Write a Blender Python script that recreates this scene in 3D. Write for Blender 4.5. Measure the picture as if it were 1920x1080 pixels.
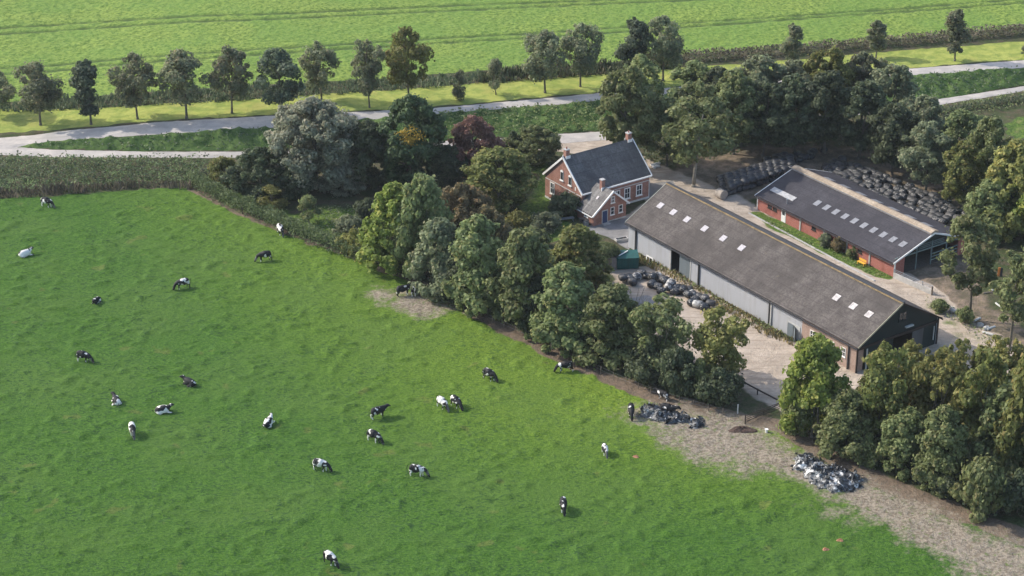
import bpy, math, random
import numpy as np
from mathutils import Vector
R = math.radians
S = bpy.context.scene
for o in list(bpy.data.objects): bpy.data.objects.remove(o)
COL = S.collection

# ---------------------------------------------------------------- camera, sky, sun, exposure
FPX, PITCH, CAMH = 4000.0, R(25.644), 135.0
cam = bpy.data.cameras.new('camera'); cam.sensor_width = 36; cam.lens = 36 * FPX / 1920; cam.clip_start = 1; cam.clip_end = 6000
co = bpy.data.objects.new('camera', cam); COL.objects.link(co)
co.location = (0, 0, CAMH); co.rotation_euler = (R(90) - PITCH, 0, 0); S.camera = co
SUN_EL, SUN_AZ = R(36), R(17)
w = bpy.data.worlds.new('World'); S.world = w; w.use_nodes = True
nt = w.node_tree; bg = nt.nodes['Background']; sky = nt.nodes.new('ShaderNodeTexSky'); sky.sky_type = 'NISHITA'
sky.sun_disc = False; sky.sun_elevation = SUN_EL; sky.sun_rotation = R(300); sky.air_density = 1.0; sky.dust_density = 2.0
nt.links.new(sky.outputs[0], bg.inputs[0]); bg.inputs[1].default_value = 0.15
sl = bpy.data.lights.new('sun', 'SUN'); sl.energy = 2.35; sl.angle = R(0.6); sl.color = (1.0, 0.93, 0.82)
so = bpy.data.objects.new('sun', sl); COL.objects.link(so)
so.rotation_euler = Vector((math.cos(SUN_AZ) * math.cos(SUN_EL), -math.sin(SUN_AZ) * math.cos(SUN_EL), -math.sin(SUN_EL))).to_track_quat('-Z', 'Y').to_euler()
S.view_settings.view_transform = 'Standard'; S.view_settings.look = 'None'; S.view_settings.gamma = 1
S.view_settings.exposure = 0.98

# ---------------------------------------------------------------- pixel of the photograph -> point on the ground
def G0(px, py, z=0.0):
    a = (px - 960) / FPX; b = (540 - py) / FPX
    dy = math.cos(PITCH) + b * math.sin(PITCH); dz = -math.sin(PITCH) + b * math.cos(PITCH); t = (z - CAMH) / dz
    return (a * t, dy * t)
_rs = np.random.RandomState(7); LAT = _rs.rand(512, 512)
def vn(x, y, s, k=0):                                   # smooth value noise in 0..1
    x = np.asarray(x) / s + 71.3 * (k + 1); y = np.asarray(y) / s + 37.7 * (k + 1)
    xi = np.floor(x).astype(int); yi = np.floor(y).astype(int); fx = x - xi; fy = y - yi
    fx = fx * fx * (3 - 2 * fx); fy = fy * fy * (3 - 2 * fy)
    g = lambda i, j: LAT[i % 512, j % 512]
    return (g(xi, yi) * (1 - fx) + g(xi + 1, yi) * fx) * (1 - fy) + (g(xi, yi + 1) * (1 - fx) + g(xi + 1, yi + 1) * fx) * fy
DYKE = 1.8
base_px = [(-60, 292), (17, 276), (98, 280), (282, 284), (442, 284), (600, 279), (760, 268), (960, 258), (1060, 250), (1140, 244), (1300, 232), (1500, 215), (1740, 190), (1920, 160), (2100, 130)]
top_px = [(-60, 276), (17, 274.5), (113, 264), (282, 253), (422, 244), (512, 239), (694, 224), (832, 213), (1040, 197), (1126, 189), (1400, 168), (1687, 144), (1920, 127), (2100, 112)]
def hr(px): return DYKE * min(1, max(0, (px - 10) / 320.0))
_b = np.array([G0(*p) for p in base_px]); _t = np.array([G0(p[0], p[1], hr(p[0])) for p in top_px])
_tb = np.array([hr(p[0]) for p in top_px])
def HT(x, y):                                            # terrain height without the small bumps
    x = np.asarray(x, float); y = np.asarray(y, float)
    yb = np.interp(x, _b[:, 0], _b[:, 1]); yt = np.interp(x, _t[:, 0], _t[:, 1]); hh = np.interp(x, _t[:, 0], _tb)
    f = np.clip((y - yb) / np.maximum(yt - yb, .5), 0, 1)
    return hh * f * f * (3 - 2 * f)
def G(px, py):
    z = 0.0
    for _ in range(12):
        x, y = G0(px, py, z); z = .5 * z + .5 * float(HT(x, y))
    return Vector((x, y, float(HT(x, y))))
def GW(pts): return np.array([G(*p)[:2] for p in pts])
def sdist(P, poly):                                      # signed distance, positive inside
    n = len(poly); d = np.full(len(P), 1e9); ins = np.zeros(len(P), bool)
    for i in range(n):
        a = poly[i]; b = poly[(i + 1) % n]; e = b - a; wv = P - a
        t = np.clip((wv @ e) / max(e @ e, 1e-9), 0, 1); q = wv - t[:, None] * e
        d = np.minimum(d, np.hypot(q[:, 0], q[:, 1]))
        c = ((a[1] > P[:, 1]) != (b[1] > P[:, 1]))
        with np.errstate(divide='ignore', invalid='ignore'):
            c &= P[:, 0] < (b[0] - a[0]) * (P[:, 1] - a[1]) / (b[1] - a[1]) + a[0]
        ins ^= c
    return np.where(ins, d, -d)
def ldist(P, line):
    d = np.full(len(P), 1e9)
    for a, b in zip(line[:-1], line[1:]):
        e = b - a; wv = P - a; t = np.clip((wv @ e) / max(e @ e, 1e-9), 0, 1); q = wv - t[:, None] * e
        d = np.minimum(d, np.hypot(q[:, 0], q[:, 1]))
    return d

# ---------------------------------------------------------------- materials
class NT:
    def __init__(s, name, rough=.8, spec=.3):
        s.m = bpy.data.materials.new(name); s.m.use_nodes = True; s.t = s.m.node_tree; s.b = s.t.nodes['Principled BSDF']
        s.b.inputs['Roughness'].default_value = rough; s.b.inputs['Specular IOR Level'].default_value = spec
    def n(s, typ, **kw):
        nd = s.t.nodes.new('ShaderNode' + typ)
        for k, v in kw.items():
            if k in ('op',): nd.operation = v
            else: setattr(nd, k, v)
        return nd
    def put(s, sock, v):
        if v is None: return
        if hasattr(v, 'is_output') or isinstance(v, bpy.types.NodeSocket): s.t.links.new(v, sock)
        else:
            if isinstance(v, tuple) and len(v) == 3 and len(sock.default_value) == 4: v = v + (1,)
            sock.default_value = v
    def co(s, kind='Object'): return s.n('TexCoord').outputs[kind]
    def pos(s): return s.n('NewGeometry').outputs['Position']
    def map(s, v, scale=(1, 1, 1), loc=(0, 0, 0), rot=(0, 0, 0)):
        m = s.n('Mapping'); s.put(m.inputs['Vector'], v); m.inputs['Scale'].default_value = scale; m.inputs['Location'].default_value = loc; m.inputs['Rotation'].default_value = rot
        return m.outputs[0]
    def noise(s, v, scale, detail=3, rough=.55, col=False):
        t = s.n('TexNoise'); s.put(t.inputs['Vector'], v); t.inputs['Scale'].default_value = scale; t.inputs['Detail'].default_value = detail; t.inputs['Roughness'].default_value = rough
        return t.outputs['Color' if col else 0]
    def math(s, op, a, b=0.0, clamp=False):
        t = s.n('Math', op=op); t.use_clamp = clamp; s.put(t.inputs[0], a); s.put(t.inputs[1], b); return t.outputs[0]
    def ramp(s, v, lo, hi, a=0.0, b=1.0):
        t = s.n('MapRange'); t.interpolation_type = 'SMOOTHSTEP'; s.put(t.inputs['Value'], v)
        for k, q in (('From Min', lo), ('From Max', hi), ('To Min', a), ('To Max', b)): t.inputs[k].default_value = q
        return t.outputs[0]
    def mix(s, f, a, b, mode='MIX'):
        t = s.n('Mix', data_type='RGBA', blend_type=mode); s.put(t.inputs[0], f); s.put(t.inputs[6], a); s.put(t.inputs[7], b); return t.outputs[2]
    def attr(s, name): t = s.n('Attribute'); t.attribute_name = name; return t.outputs['Fac']
    def bump(s, h, strength=.5, dist=.05):
        t = s.n('Bump'); s.put(t.inputs['Height'], h); t.inputs['Strength'].default_value = strength; t.inputs['Distance'].default_value = dist
        s.t.links.new(t.outputs[0], s.b.inputs['Normal']); return t
    def out(s, c): s.put(s.b.inputs['Base Color'], c); return s.m

def simple(name, c, rough=.7, var=.25, scale=3.0, spec=.3, metal=0.0, bump=0.0, fine=14.0):
    k = NT(name, rough, spec); v = k.co(); k.b.inputs['Metallic'].default_value = metal
    n1 = k.noise(v, scale, 4); n2 = k.noise(v, fine, 2)
    c1 = tuple(x * (1 - var) for x in c); c2 = tuple(min(1, x * (1 + var)) for x in c)
    f = k.math('ADD', k.math('MULTIPLY', k.ramp(n1, .3, .7), .6), k.math('MULTIPLY', k.ramp(n2, .3, .7), .4))
    if bump: k.bump(n2, bump, .03)
    return k.out(k.mix(f, c1, c2))

def leafmat(name, a, b, c=None, trans=.22):
    # a dark leaf colour, b light leaf colour, c a rarer tone (faded or turning leaves)
    k = NT(name, .55, .25); g = k.n('NewGeometry'); oi = k.n('ObjectInfo')
    r = g.outputs['Random Per Island']; v = k.co()
    cl = k.noise(v, .55, 2)
    f = k.math('ADD', k.math('MULTIPLY', r, .55), k.math('MULTIPLY', k.ramp(cl, .35, .65), .45))
    colr = k.mix(f, a, b)
    if c:
        m = k.ramp(k.math('ADD', k.math('MULTIPLY', k.noise(v, .8, 2), .8), k.math('MULTIPLY', r, .35)), .66, .80)
        colr = k.mix(m, colr, c)
    hs = k.n('HueSaturation'); k.put(hs.inputs['Color'], colr)
    k.put(hs.inputs['Value'], k.ramp(oi.outputs['Random'], 0, 1, .86, 1.16)); k.put(hs.inputs['Hue'], k.ramp(oi.outputs['Random'], 0, 1, .49, .508))
    k.out(hs.outputs[0])
    tr = k.n('BsdfTranslucent'); k.put(tr.inputs[0], hs.outputs[0]); ms = k.n('MixShader'); ms.inputs[0].default_value = trans
    k.t.links.new(k.b.outputs[0], ms.inputs[1]); k.t.links.new(tr.outputs[0], ms.inputs[2])
    k.t.links.new(ms.outputs[0], k.t.nodes['Material Output'].inputs[0])
    return k.m
L = dict(
    green=leafmat('leaf_green', (.105, .138, .052), (.320, .370, .160), (.30, .29, .13), .48),
    grey=leafmat('leaf_grey_green', (.115, .145, .078), (.340, .380, .220), (.32, .31, .19), .48),
    olive=leafmat('leaf_olive', (.095, .110, .034), (.270, .295, .095), (.33, .27, .10), .48),
    bright=leafmat('leaf_bright', (.110, .165, .035), (.350, .430, .100), (.42, .42, .11), .48),
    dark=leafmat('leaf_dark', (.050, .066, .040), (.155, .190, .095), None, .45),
    road=leafmat('leaf_roadside', (.115, .135, .080), (.300, .335, .190), (.30, .26, .16), .5),
    roaddark=leafmat('leaf_roadside_dark', (.056, .076, .054), (.165, .205, .120), None, .45),
    willow=leafmat('leaf_willow', (.190, .205, .140), (.450, .470, .330), (.38, .34, .24), .45),
    purple=leafmat('leaf_purple', (.150, .090, .070), (.420, .245, .185), (.33, .22, .15), .45),
    brown=leafmat('leaf_turning', (.120, .105, .055), (.310, .265, .135), (.38, .25, .11), .45),
    dgreen=leafmat('leaf_deep_green', (.040, .068, .032), (.135, .185, .078), None, .4),
    hedge=leafmat('leaf_hedge', (.085, .130, .055), (.235, .310, .140), None, .45),
    yellow=leafmat('leaf_yellow', (.260, .180, .030), (.500, .330, .055), None, .3),
    ygreen=leafmat('leaf_yellow_green', (.140, .150, .045), (.360, .370, .120), (.42, .36, .12), .45),
    scrub=leafmat('leaf_scrub', (.045, .065, .034), (.135, .165, .085), (.20, .17, .12), .2),
    reed=leafmat('leaf_reed', (.085, .078, .050), (.190, .165, .110), (.24, .19, .13), .1),
    reedgreen=leafmat('leaf_reed_green', (.060, .090, .050), (.165, .205, .115), (.22, .22, .13), .3),
    straw=leafmat('leaf_straw', (.160, .130, .060), (.340, .270, .120), (.12, .14, .05), .1),
    beet=leafmat('leaf_beet', (.060, .120, .035), (.180, .290, .080), None, .15),
)
BARK = simple('bark', (.13, .115, .09), .9, .35, 2.0); BARKL = simple('bark_pale', (.24, .22, .18), .9, .3, 2.0)

# ---------------------------------------------------------------- mesh helpers
def setmesh(me, V, Fq):
    V = np.asarray(V, np.float32); Fq = np.asarray(Fq, np.int32); k = Fq.shape[1]
    me.vertices.add(len(V)); me.vertices.foreach_set('co', V.ravel())
    me.loops.add(Fq.size); me.loops.foreach_set('vertex_index', Fq.ravel())
    me.polygons.add(len(Fq)); me.polygons.foreach_set('loop_start', np.arange(0, Fq.size, k, dtype=np.int32))
    me.update(calc_edges=True); me.validate()
class MB:
    def __init__(s): s.v = []; s.f = []
    def quad(s, pts):
        i = len(s.v); s.v += [tuple(p) for p in pts]; s.f.append(tuple(range(i, i + len(pts)))); return s
    def box(s, x0, y0, z0, x1, y1, z1):
        i = len(s.v); s.v += [(x, y, z) for z in (z0, z1) for x, y in ((x0, y0), (x1, y0), (x1, y1), (x0, y1))]
        s.f += [tuple(i + a for a in q) for q in ((3, 2, 1, 0), (4, 5, 6, 7), (0, 1, 5, 4), (1, 2, 6, 5), (2, 3, 7, 6), (3, 0, 4, 7))]; return s
    def prism(s, pts, d):                                # polygon extruded along vector d
        n = len(pts); i = len(s.v); d = Vector(d); s.v += [tuple(p) for p in pts] + [tuple(Vector(p) + d) for p in pts]
        s.f.append(tuple(i + a for a in range(n))); s.f.append(tuple(i + n + a for a in reversed(range(n))))
        for a in range(n): b = (a + 1) % n; s.f.append((i + a, i + n + a, i + n + b, i + b))
        return s
    def slab(s, pts, th):
        p = [Vector(q) for q in pts]; nrm = (p[1] - p[0]).cross(p[2] - p[0]).normalized()
        if nrm.z < 0: nrm = -nrm
        return s.prism(p, -nrm * th)
    def tube(s, pts, r, n=6, r2=None):
        pts = [Vector(p) for p in pts]; k = len(pts); i = len(s.v)
        rr = [r + ((r2 if r2 is not None else r) - r) * a / (k - 1) for a in range(k)]
        for a, p in enumerate(pts):
            d = (pts[min(a + 1, k - 1)] - pts[max(a - 1, 0)]).normalized(); u = d.orthogonal().normalized(); v = d.cross(u)
            for b in range(n): an = 2 * math.pi * b / n; s.v.append(tuple(p + (u * math.cos(an) + v * math.sin(an)) * rr[a]))
        for a in range(k - 1):
            for b in range(n): c = (b + 1) % n; s.f.append((i + a * n + b, i + a * n + c, i + (a + 1) * n + c, i + (a + 1) * n + b))
        s.f.append(tuple(i + b for b in reversed(range(n)))); s.f.append(tuple(i + (k - 1) * n + b for b in range(n))); return s
    def bar(s, a, b, wd, ht=None):
        a = Vector(a); b = Vector(b); ht = ht or wd; d = (b - a).normalized(); u = d.cross(Vector((0, 0, 1)))
        u = (u.normalized() if u.length > 1e-4 else Vector((1, 0, 0))); v = d.cross(u).normalized(); u *= wd / 2; v *= ht / 2
        return s.prism([a - u - v, a + u - v, a + u + v, a - u + v], b - a)
    def build(s, name, m, parent=None, smooth=False, bevel=0):
        me = bpy.data.meshes.new(name); me.from_pydata(s.v, [], s.f)
        import bmesh
        bm = bmesh.new(); bm.from_mesh(me); bmesh.ops.recalc_face_normals(bm, faces=bm.faces)
        if bevel: bmesh.ops.bevel(bm, geom=bm.edges[:], offset=bevel, segments=1, affect='EDGES', clamp_overlap=True)
        bm.to_mesh(me); bm.free(); me.materials.append(m)
        if smooth: me.polygons.foreach_set('use_smooth', [True] * len(me.polygons))
        return link(name, me, parent)
def link(name, me, parent=None):
    o = bpy.data.objects.new(name, me); COL.objects.link(o)
    if parent: o.parent = parent
    return o
def tag(o, label=None, cat=None, group=None, kind=None):
    for k, v in (('label', label), ('category', cat), ('group', group), ('kind', kind)):
        if v: o[k] = v
    return o
def empty(name, loc, rz=0, sc=1):
    o = bpy.data.objects.new(name, None); COL.objects.link(o); o.location = loc; o.rotation_euler = (0, 0, rz); o.scale = (sc, sc, sc) if not isinstance(sc, tuple) else sc
    o.empty_display_size = .3; return o

# ---------------------------------------------------------------- ground: one terrain grid split into the places it is made of
sp = dict(
    pasture=[(-400, 378), (0, 374), (120, 367), (230, 358), (300, 355), (362, 356), (392, 372), (450, 400), (540, 440), (620, 468), (700, 498), (800, 540), (880, 588), (960, 625), (1100, 692), (1200, 737), (1390, 790), (1470, 800), (1520, 835), (1600, 880), (1700, 925), (1800, 965), (1870, 990), (2000, 1040), (2300, 1150), (2300, 1500), (-400, 1500)],
    yard1=[(1140, 430), (1210, 380), (1205, 340), (1195, 312), (1245, 312), (1345, 355), (1400, 372), (1430, 392), (1560, 470), (1672, 522), (1690, 505), (1760, 545), (1850, 622), (1925, 655), (1900, 735), (1800, 725), (1700, 690), (1600, 640), (1300, 480), (1180, 440)],
    yard2=[(1150, 505), (1230, 495), (1340, 558), (1450, 632), (1500, 640), (1620, 690), (1680, 740), (1640, 790), (1560, 770), (1465, 775), (1400, 735), (1330, 700), (1240, 640), (1170, 600), (1140, 560)],
    yard3=[(1040, 256), (1143, 246), (1160, 262), (1240, 318), (1195, 318), (1140, 285), (1090, 290), (1055, 285), (940, 276), (935, 262)],
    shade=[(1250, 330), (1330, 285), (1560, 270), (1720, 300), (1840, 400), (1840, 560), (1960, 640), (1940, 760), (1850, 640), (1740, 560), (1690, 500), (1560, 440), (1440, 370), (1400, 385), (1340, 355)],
    conc=[(1100, 425), (1180, 408), (1215, 375), (1215, 345), (1262, 338), (1270, 360), (1225, 400), (1180, 425), (1180, 470), (1140, 445), (1098, 432)],
    grey=[(1175, 560), (1215, 555), (1250, 590), (1225, 612), (1180, 600)],
    mud=[(1165, 775), (1215, 757), (1290, 765), (1370, 778), (1400, 785), (1430, 800), (1500, 845), (1600, 893), (1720, 945), (1850, 1000), (2100, 1100), (2100, 1250), (1880, 1150), (1800, 1060), (1740, 1035), (1660, 990), (1560, 955), (1520, 915), (1430, 890), (1330, 870), (1270, 845), (1210, 810)],
    mud2=[(700, 548), (760, 545), (840, 565), (855, 580), (790, 592), (745, 580)],
    lawn1=[(975, 385), (1010, 340), (1000, 310), (1030, 300), (1030, 385), (1075, 410), (1050, 445), (1020, 455), (1000, 440)],
    lawn2=[(1405, 398), (1425, 395), (1560, 462), (1675, 518), (1670, 527), (1640, 520), (1530, 470), (1440, 425)],
    lawn3=[(560, 400), (700, 380), (720, 440), (700, 490), (620, 460), (540, 430), (440, 392), (380, 345), (520, 380)],
    grassr=[(1700, 560), (1760, 575), (1850, 640), (1830, 645), (1760, 600)],
    verge=[(-300, 262), (0, 250), (141, 241), (282, 228), (422, 220), (524, 214), (694, 208), (832, 199), (1040, 181), (1120, 174), (1400, 152), (1678, 130), (1920, 112), (2100, 95), (2100, 66), (1920, 78), (1700, 95), (1500, 112), (1400, 120), (1130, 140), (1000, 148), (860, 160), (700, 172), (560, 180), (420, 190), (250, 200), (0, 206), (-300, 215)],
    crop=[(-300, 200), (0, 195), (100, 187), (250, 178), (420, 165), (560, 158), (700, 150), (830, 140), (960, 130), (1120, 122), (1250, 106), (1500, 90), (1700, 74), (1920, 52), (2300, 20), (2300, -90), (-300, -90)],
    fieldr=[(1880, 232), (1900, 225), (2100, 205), (2100, 260), (1905, 262), (1880, 255)],
)
WP = {k: GW(v) for k, v in sp.items()}
road_up = [((-120, 268), (-120, 292)), ((0, 258.6), (0, 284)), ((56, 254), (56, 270.5)), ((141, 243), (141, 262)), ((197, 239), (197, 258)), ((282, 230), (282, 253)), ((422, 222), (422, 244)), ((524, 216), (524, 239)), ((694, 209), (694, 224.5)), ((832, 201), (832, 212.6)), ((1040, 182.5), (1040, 197)), ((1120, 175), (1120, 189)), ((1400, 153), (1400, 168)), ((1678, 131), (1678, 144)), ((1800, 121.5), (1800, 136)), ((1920, 112.7), (1920, 127)), ((2100, 98), (2100, 112))]
road_lo = [((-120, 277), (-120, 296)), ((0, 273.5), (0, 291)), ((60, 277), (60, 293)), ((98, 280), (98, 294)), ((282, 284), (282, 296)), ((442, 284), (442, 296)), ((600, 279), (600, 291)), ((760, 268), (760, 280)), ((940, 259), (940, 272)), ((1060, 250), (1060, 268)), ((1140, 246), (1140, 262)), ((1300, 234), (1300, 246)), ((1500, 217), (1500, 229)), ((1740, 188), (1740, 199.5)), ((1830, 175), (1830, 186)), ((1920, 161), (1920, 171)), ((2100, 132), (2100, 141))]
def strip_poly(rd): return GW([a for a, b in rd] + [b for a, b in reversed(rd)])
RU, RL = strip_poly(road_up), strip_poly(road_lo)
tram = [[(-100, 60), (150, 45), (500, 28), (860, 12), (1100, 3), (1400, -10)], [(-100, 72), (150, 56), (500, 38), (860, 21), (1200, 6), (1500, -8)],
        [(-100, 135), (160, 118), (400, 100), (560, 90), (780, 76), (1040, 62), (1250, 47), (1480, 32), (1700, 17), (1960, -4)], [(-100, 147), (160, 128), (400, 110), (560, 99), (780, 85), (1040, 70), (1250, 55), (1480, 38), (1700, 23), (1980, 2)]]
TL = [GW(t) for t in tram]

STEP = .38
xs = np.arange(-132, 132, STEP); ys = np.arange(196, 436, STEP); NX, NY = len(xs), len(ys)
X, Y = np.meshgrid(xs, ys); P = np.stack([X.ravel(), Y.ravel()], 1); x, y = P[:, 0], P[:, 1]
def soft(sd, wd): return np.clip(.5 + sd / (2 * wd), 0, 1)
sdp = {k: sdist(P, v) for k, v in WP.items()}
sru, srl = sdist(P, RU), sdist(P, RL); sroad = np.maximum(sru, srl)
wob = (vn(x, y, 3, 1) - .5) * 2.2 + (vn(x, y, 1.2, 2) - .5) * 1.2
att = dict(pasture=soft(sdp['pasture'] + wob * .35, 1.0), mud=np.maximum(soft(sdp['mud'] + wob * 1.6, 6.0), soft(sdp['mud2'] + wob * 1.2, 3.5)),
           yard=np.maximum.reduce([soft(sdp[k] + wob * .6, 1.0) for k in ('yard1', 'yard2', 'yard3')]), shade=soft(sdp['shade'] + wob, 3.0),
           conc=np.maximum(soft(sdp['conc'] + wob * .1, .4), soft(sdp['grey'] + wob * .5, .8)),
           lawn=np.maximum.reduce([soft(sdp['lawn1'] + wob, 1.5), soft(sdp['lawn2'] + wob * .4, .6), soft(sdp['lawn3'] + wob, 1.5) * .8, soft(sdp['grassr'] + wob * 1.8, 2) * .62, soft(sdp['fieldr'] + wob, 1)]),
           verge=soft(sdp['verge'] + wob * .3, .8), crop=soft(sdp['crop'] + wob * .2, .7), road=soft(sroad, .5))
hedge_line = GW(sp['pasture'][5:24]); att['track'] = soft(np.clip(.6 + (x + 15) * .03, .5, 1.7) - ldist(P, hedge_line) + wob * .5, 1.0)
td = np.minimum.reduce([ldist(P, t) for t in TL]); att['tram'] = soft(.45 - td + (vn(x, y, 2, 5) - .5) * .8, .5)
att['lush'] = np.clip((x + .55 * (y - 250) + 34) / 66, 0, 1) * np.clip((y - 214) / 30, .0, 1)  # grass colour by position: dark green lower left, yellow green upper right
att['bank'] = soft(np.where((y > np.interp(x, _b[:, 0], _b[:, 1])) & (y < np.interp(x, _t[:, 0], _t[:, 1])), 1.0, -1.0), .8)
inp = att['pasture'] * (1 - att['mud'])
n1 = vn(x, y, 2.3, 3); n2 = vn(x * .8, y, 1.15, 4); n3 = vn(x, y, .75, 6)
n4 = vn(x * .72, y * 1.1, .85, 14); tus = np.clip(n4 * .7 + n2 * .2 + n1 * .10 - .55, 0, 1) * 1.0; att['tus'] = np.clip(tus * 3.2, 0, 1)
Z = HT(x, y) + inp * (tus + n3 * .05 + n2 * .02 + vn(x, y, 14, 9) * .12) + att['mud'] * (n3 * .20 + vn(x, y, 1.6, 11) * .08)
Z += att['crop'] * (1 - att['tram']) * (.24 * n3 + .15) + att['verge'] * .12 * n2
Z += att['bank'] * (1 - att['road']) * .35 * n2 * n3 * 2
free = 1 - np.maximum.reduce([att['pasture'], att['yard'], att['conc'], att['crop'], att['verge'], att['road']])
Z += free * .3 * n2 - soft(sroad, .6) * .12 + att['yard'] * .02 * n3
BL = [(17.71, 295.68, -.96, 50, 15.1), (38.89, 309.97, -.962, 30.5, 15.4), (10.95, 306.94, .61, 13.4, 9.85)]
for bx, by, wz, ln, wd in BL:                            # the ground runs level under the buildings
    c, s_ = math.cos(wz), math.sin(wz); u = (x - bx) * c + (y - by) * s_; v = -(x - bx) * s_ + (y - by) * c
    inside = (u > -.6) & (u < ln + .6) & (v > -.6) & (v < wd + .6); Z[inside] = 0
def zat(px_, py_):
    i = int(round((px_ - xs[0]) / STEP)); j = int(round((py_ - ys[0]) / STEP))
    return float(Z[j * NX + i]) if 0 <= i < NX and 0 <= j < NY else float(HT(px_, py_))
def gp(px, py):
    p = G(px, py); p.z = zat(p.x, p.y); return p

gk = NT('ground_material', .95, .12); wp = gk.pos()
nz_f = gk.noise(wp, 2.4, 4, .7); nz_m = gk.noise(wp, .45, 4, .6); nz_l = gk.noise(wp, .07, 3, .5); nz_g = gk.noise(gk.map(wp, (1.2, 2.2, 1)), 1.6, 3, .6)
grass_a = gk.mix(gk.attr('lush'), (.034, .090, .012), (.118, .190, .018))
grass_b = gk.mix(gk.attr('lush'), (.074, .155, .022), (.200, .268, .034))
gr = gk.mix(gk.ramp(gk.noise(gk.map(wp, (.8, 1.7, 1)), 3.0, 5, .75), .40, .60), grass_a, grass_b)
gr = gk.mix(gk.math('MULTIPLY', gk.ramp(nz_l, .4, .7), .45), gr, (.085, .150, .030))
gr = gk.mix(gk.math('MULTIPLY', gk.ramp(gk.noise(wp, .9, 3), .60, .72), .5), gr, (.040, .085, .030))
gr = gk.mix(gk.ramp(gk.noise(wp, .22, 2), .66, .72, 0, .35), gr, (.16, .15, .05))
soil = gk.mix(gk.ramp(nz_m, .35, .65), (.105, .085, .055), (.060, .080, .030))
soil = gk.mix(gk.math('MULTIPLY', gk.ramp(nz_f, .4, .65), .6), soil, (.040, .055, .022))
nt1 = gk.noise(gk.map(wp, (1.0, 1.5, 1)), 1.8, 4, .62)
gr = gk.mix(gk.math('MULTIPLY', gk.ramp(nt1, .53, .60), gk.ramp(gk.noise(wp, .12, 2), .35, .65,   .35, .85)), gr, gk.mix(gk.attr('lush'), (.024, .062, .018), (.070, .130, .022)))  # darker green paints the shaded sides of tussocks into the grass colour
def lay(base, name, col, k=.35, lo=.35, hi=.65, amt=1.0, nz=None):
    m = gk.ramp(gk.math('ADD', gk.attr(name), gk.math('MULTIPLY', gk.math('SUBTRACT', nz or nz_f, .5), k)), lo, hi, 0, amt)
    return gk.mix(m, base, col)
track = gk.mix(gk.ramp(nz_f, .3, .7), (.20, .145, .105), (.13, .105, .075))
mudc = gk.mix(gk.ramp(nz_f, .36, .62), (.165, .135, .100), (.315, .270, .210))
mudc = gk.mix(gk.ramp(gk.noise(wp, 1.3, 4, .7), .55, .68, 0, .75), mudc, (.100, .155, .035))
sand = gk.mix(gk.ramp(nz_m, .3, .7), (.52, .435, .35), (.39, .325, .26))
sand = gk.mix(gk.ramp(gk.noise(gk.map(wp, (.22, 1.9, 1), rot=(0, 0, R(55))), .9, 4, .6), .5, .64, 0, .55), sand, (.27, .22, .17))
sand = gk.mix(gk.ramp(gk.noise(wp, .18, 4, .65), .50, .62, 0, .55), sand, (.33, .27, .21)); sand = gk.mix(gk.ramp(nz_f, .60, .72, 0, .5), sand, (.20, .17, .12))
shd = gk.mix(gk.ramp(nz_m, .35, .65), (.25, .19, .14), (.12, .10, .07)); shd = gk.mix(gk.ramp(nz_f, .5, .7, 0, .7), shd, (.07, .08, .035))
cc = gk.mix(gk.ramp(nz_m, .3, .7), (.30, .29, .28), (.22, .21, .20))
lawn = gk.mix(gk.ramp(nz_f, .38, .62), (.050, .095, .022), (.130, .195, .038)); lawn = gk.mix(gk.ramp(nz_m, .52, .66, 0, .5), lawn, (.20, .19, .08))
vg = gk.mix(gk.ramp(nz_m, .35, .65), (.215, .270, .060), (.340, .365, .090)); vg = gk.mix(gk.ramp(gk.noise(wp, .15, 2), .55, .7, 0, .6), vg, (.33, .31, .09))
bk = gk.mix(gk.ramp(nz_m, .35, .65), (.050, .095, .026), (.100, .155, .045))
cr = gk.mix(gk.ramp(gk.noise(wp, 1.5, 3, .7), .36, .62), (.090, .155, .030), (.235, .310, .065)); cr = gk.mix(gk.ramp(nz_l, .35, .65, 0, .5), cr, (.120, .220, .045))
cr = gk.mix(gk.math('MULTIPLY', gk.attr('tram'), .85), cr, (.055, .085, .030))
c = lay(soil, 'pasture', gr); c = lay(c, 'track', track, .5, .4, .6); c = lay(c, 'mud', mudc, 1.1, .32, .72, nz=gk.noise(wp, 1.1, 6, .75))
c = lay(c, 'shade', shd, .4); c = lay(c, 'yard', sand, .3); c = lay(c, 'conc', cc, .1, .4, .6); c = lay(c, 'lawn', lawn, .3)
c = lay(c, 'bank', bk, .1); c = lay(c, 'verge', vg, .2, .4, .6); c = lay(c, 'crop', cr, .2, .4, .6)
gk.bump(gk.math('ADD', gk.math('ADD', nz_f, gk.noise(wp, 6, 2)), gk.math('MULTIPLY', nt1, 2.0)), .8, .13)
GROUNDM = gk.out(c)

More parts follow.
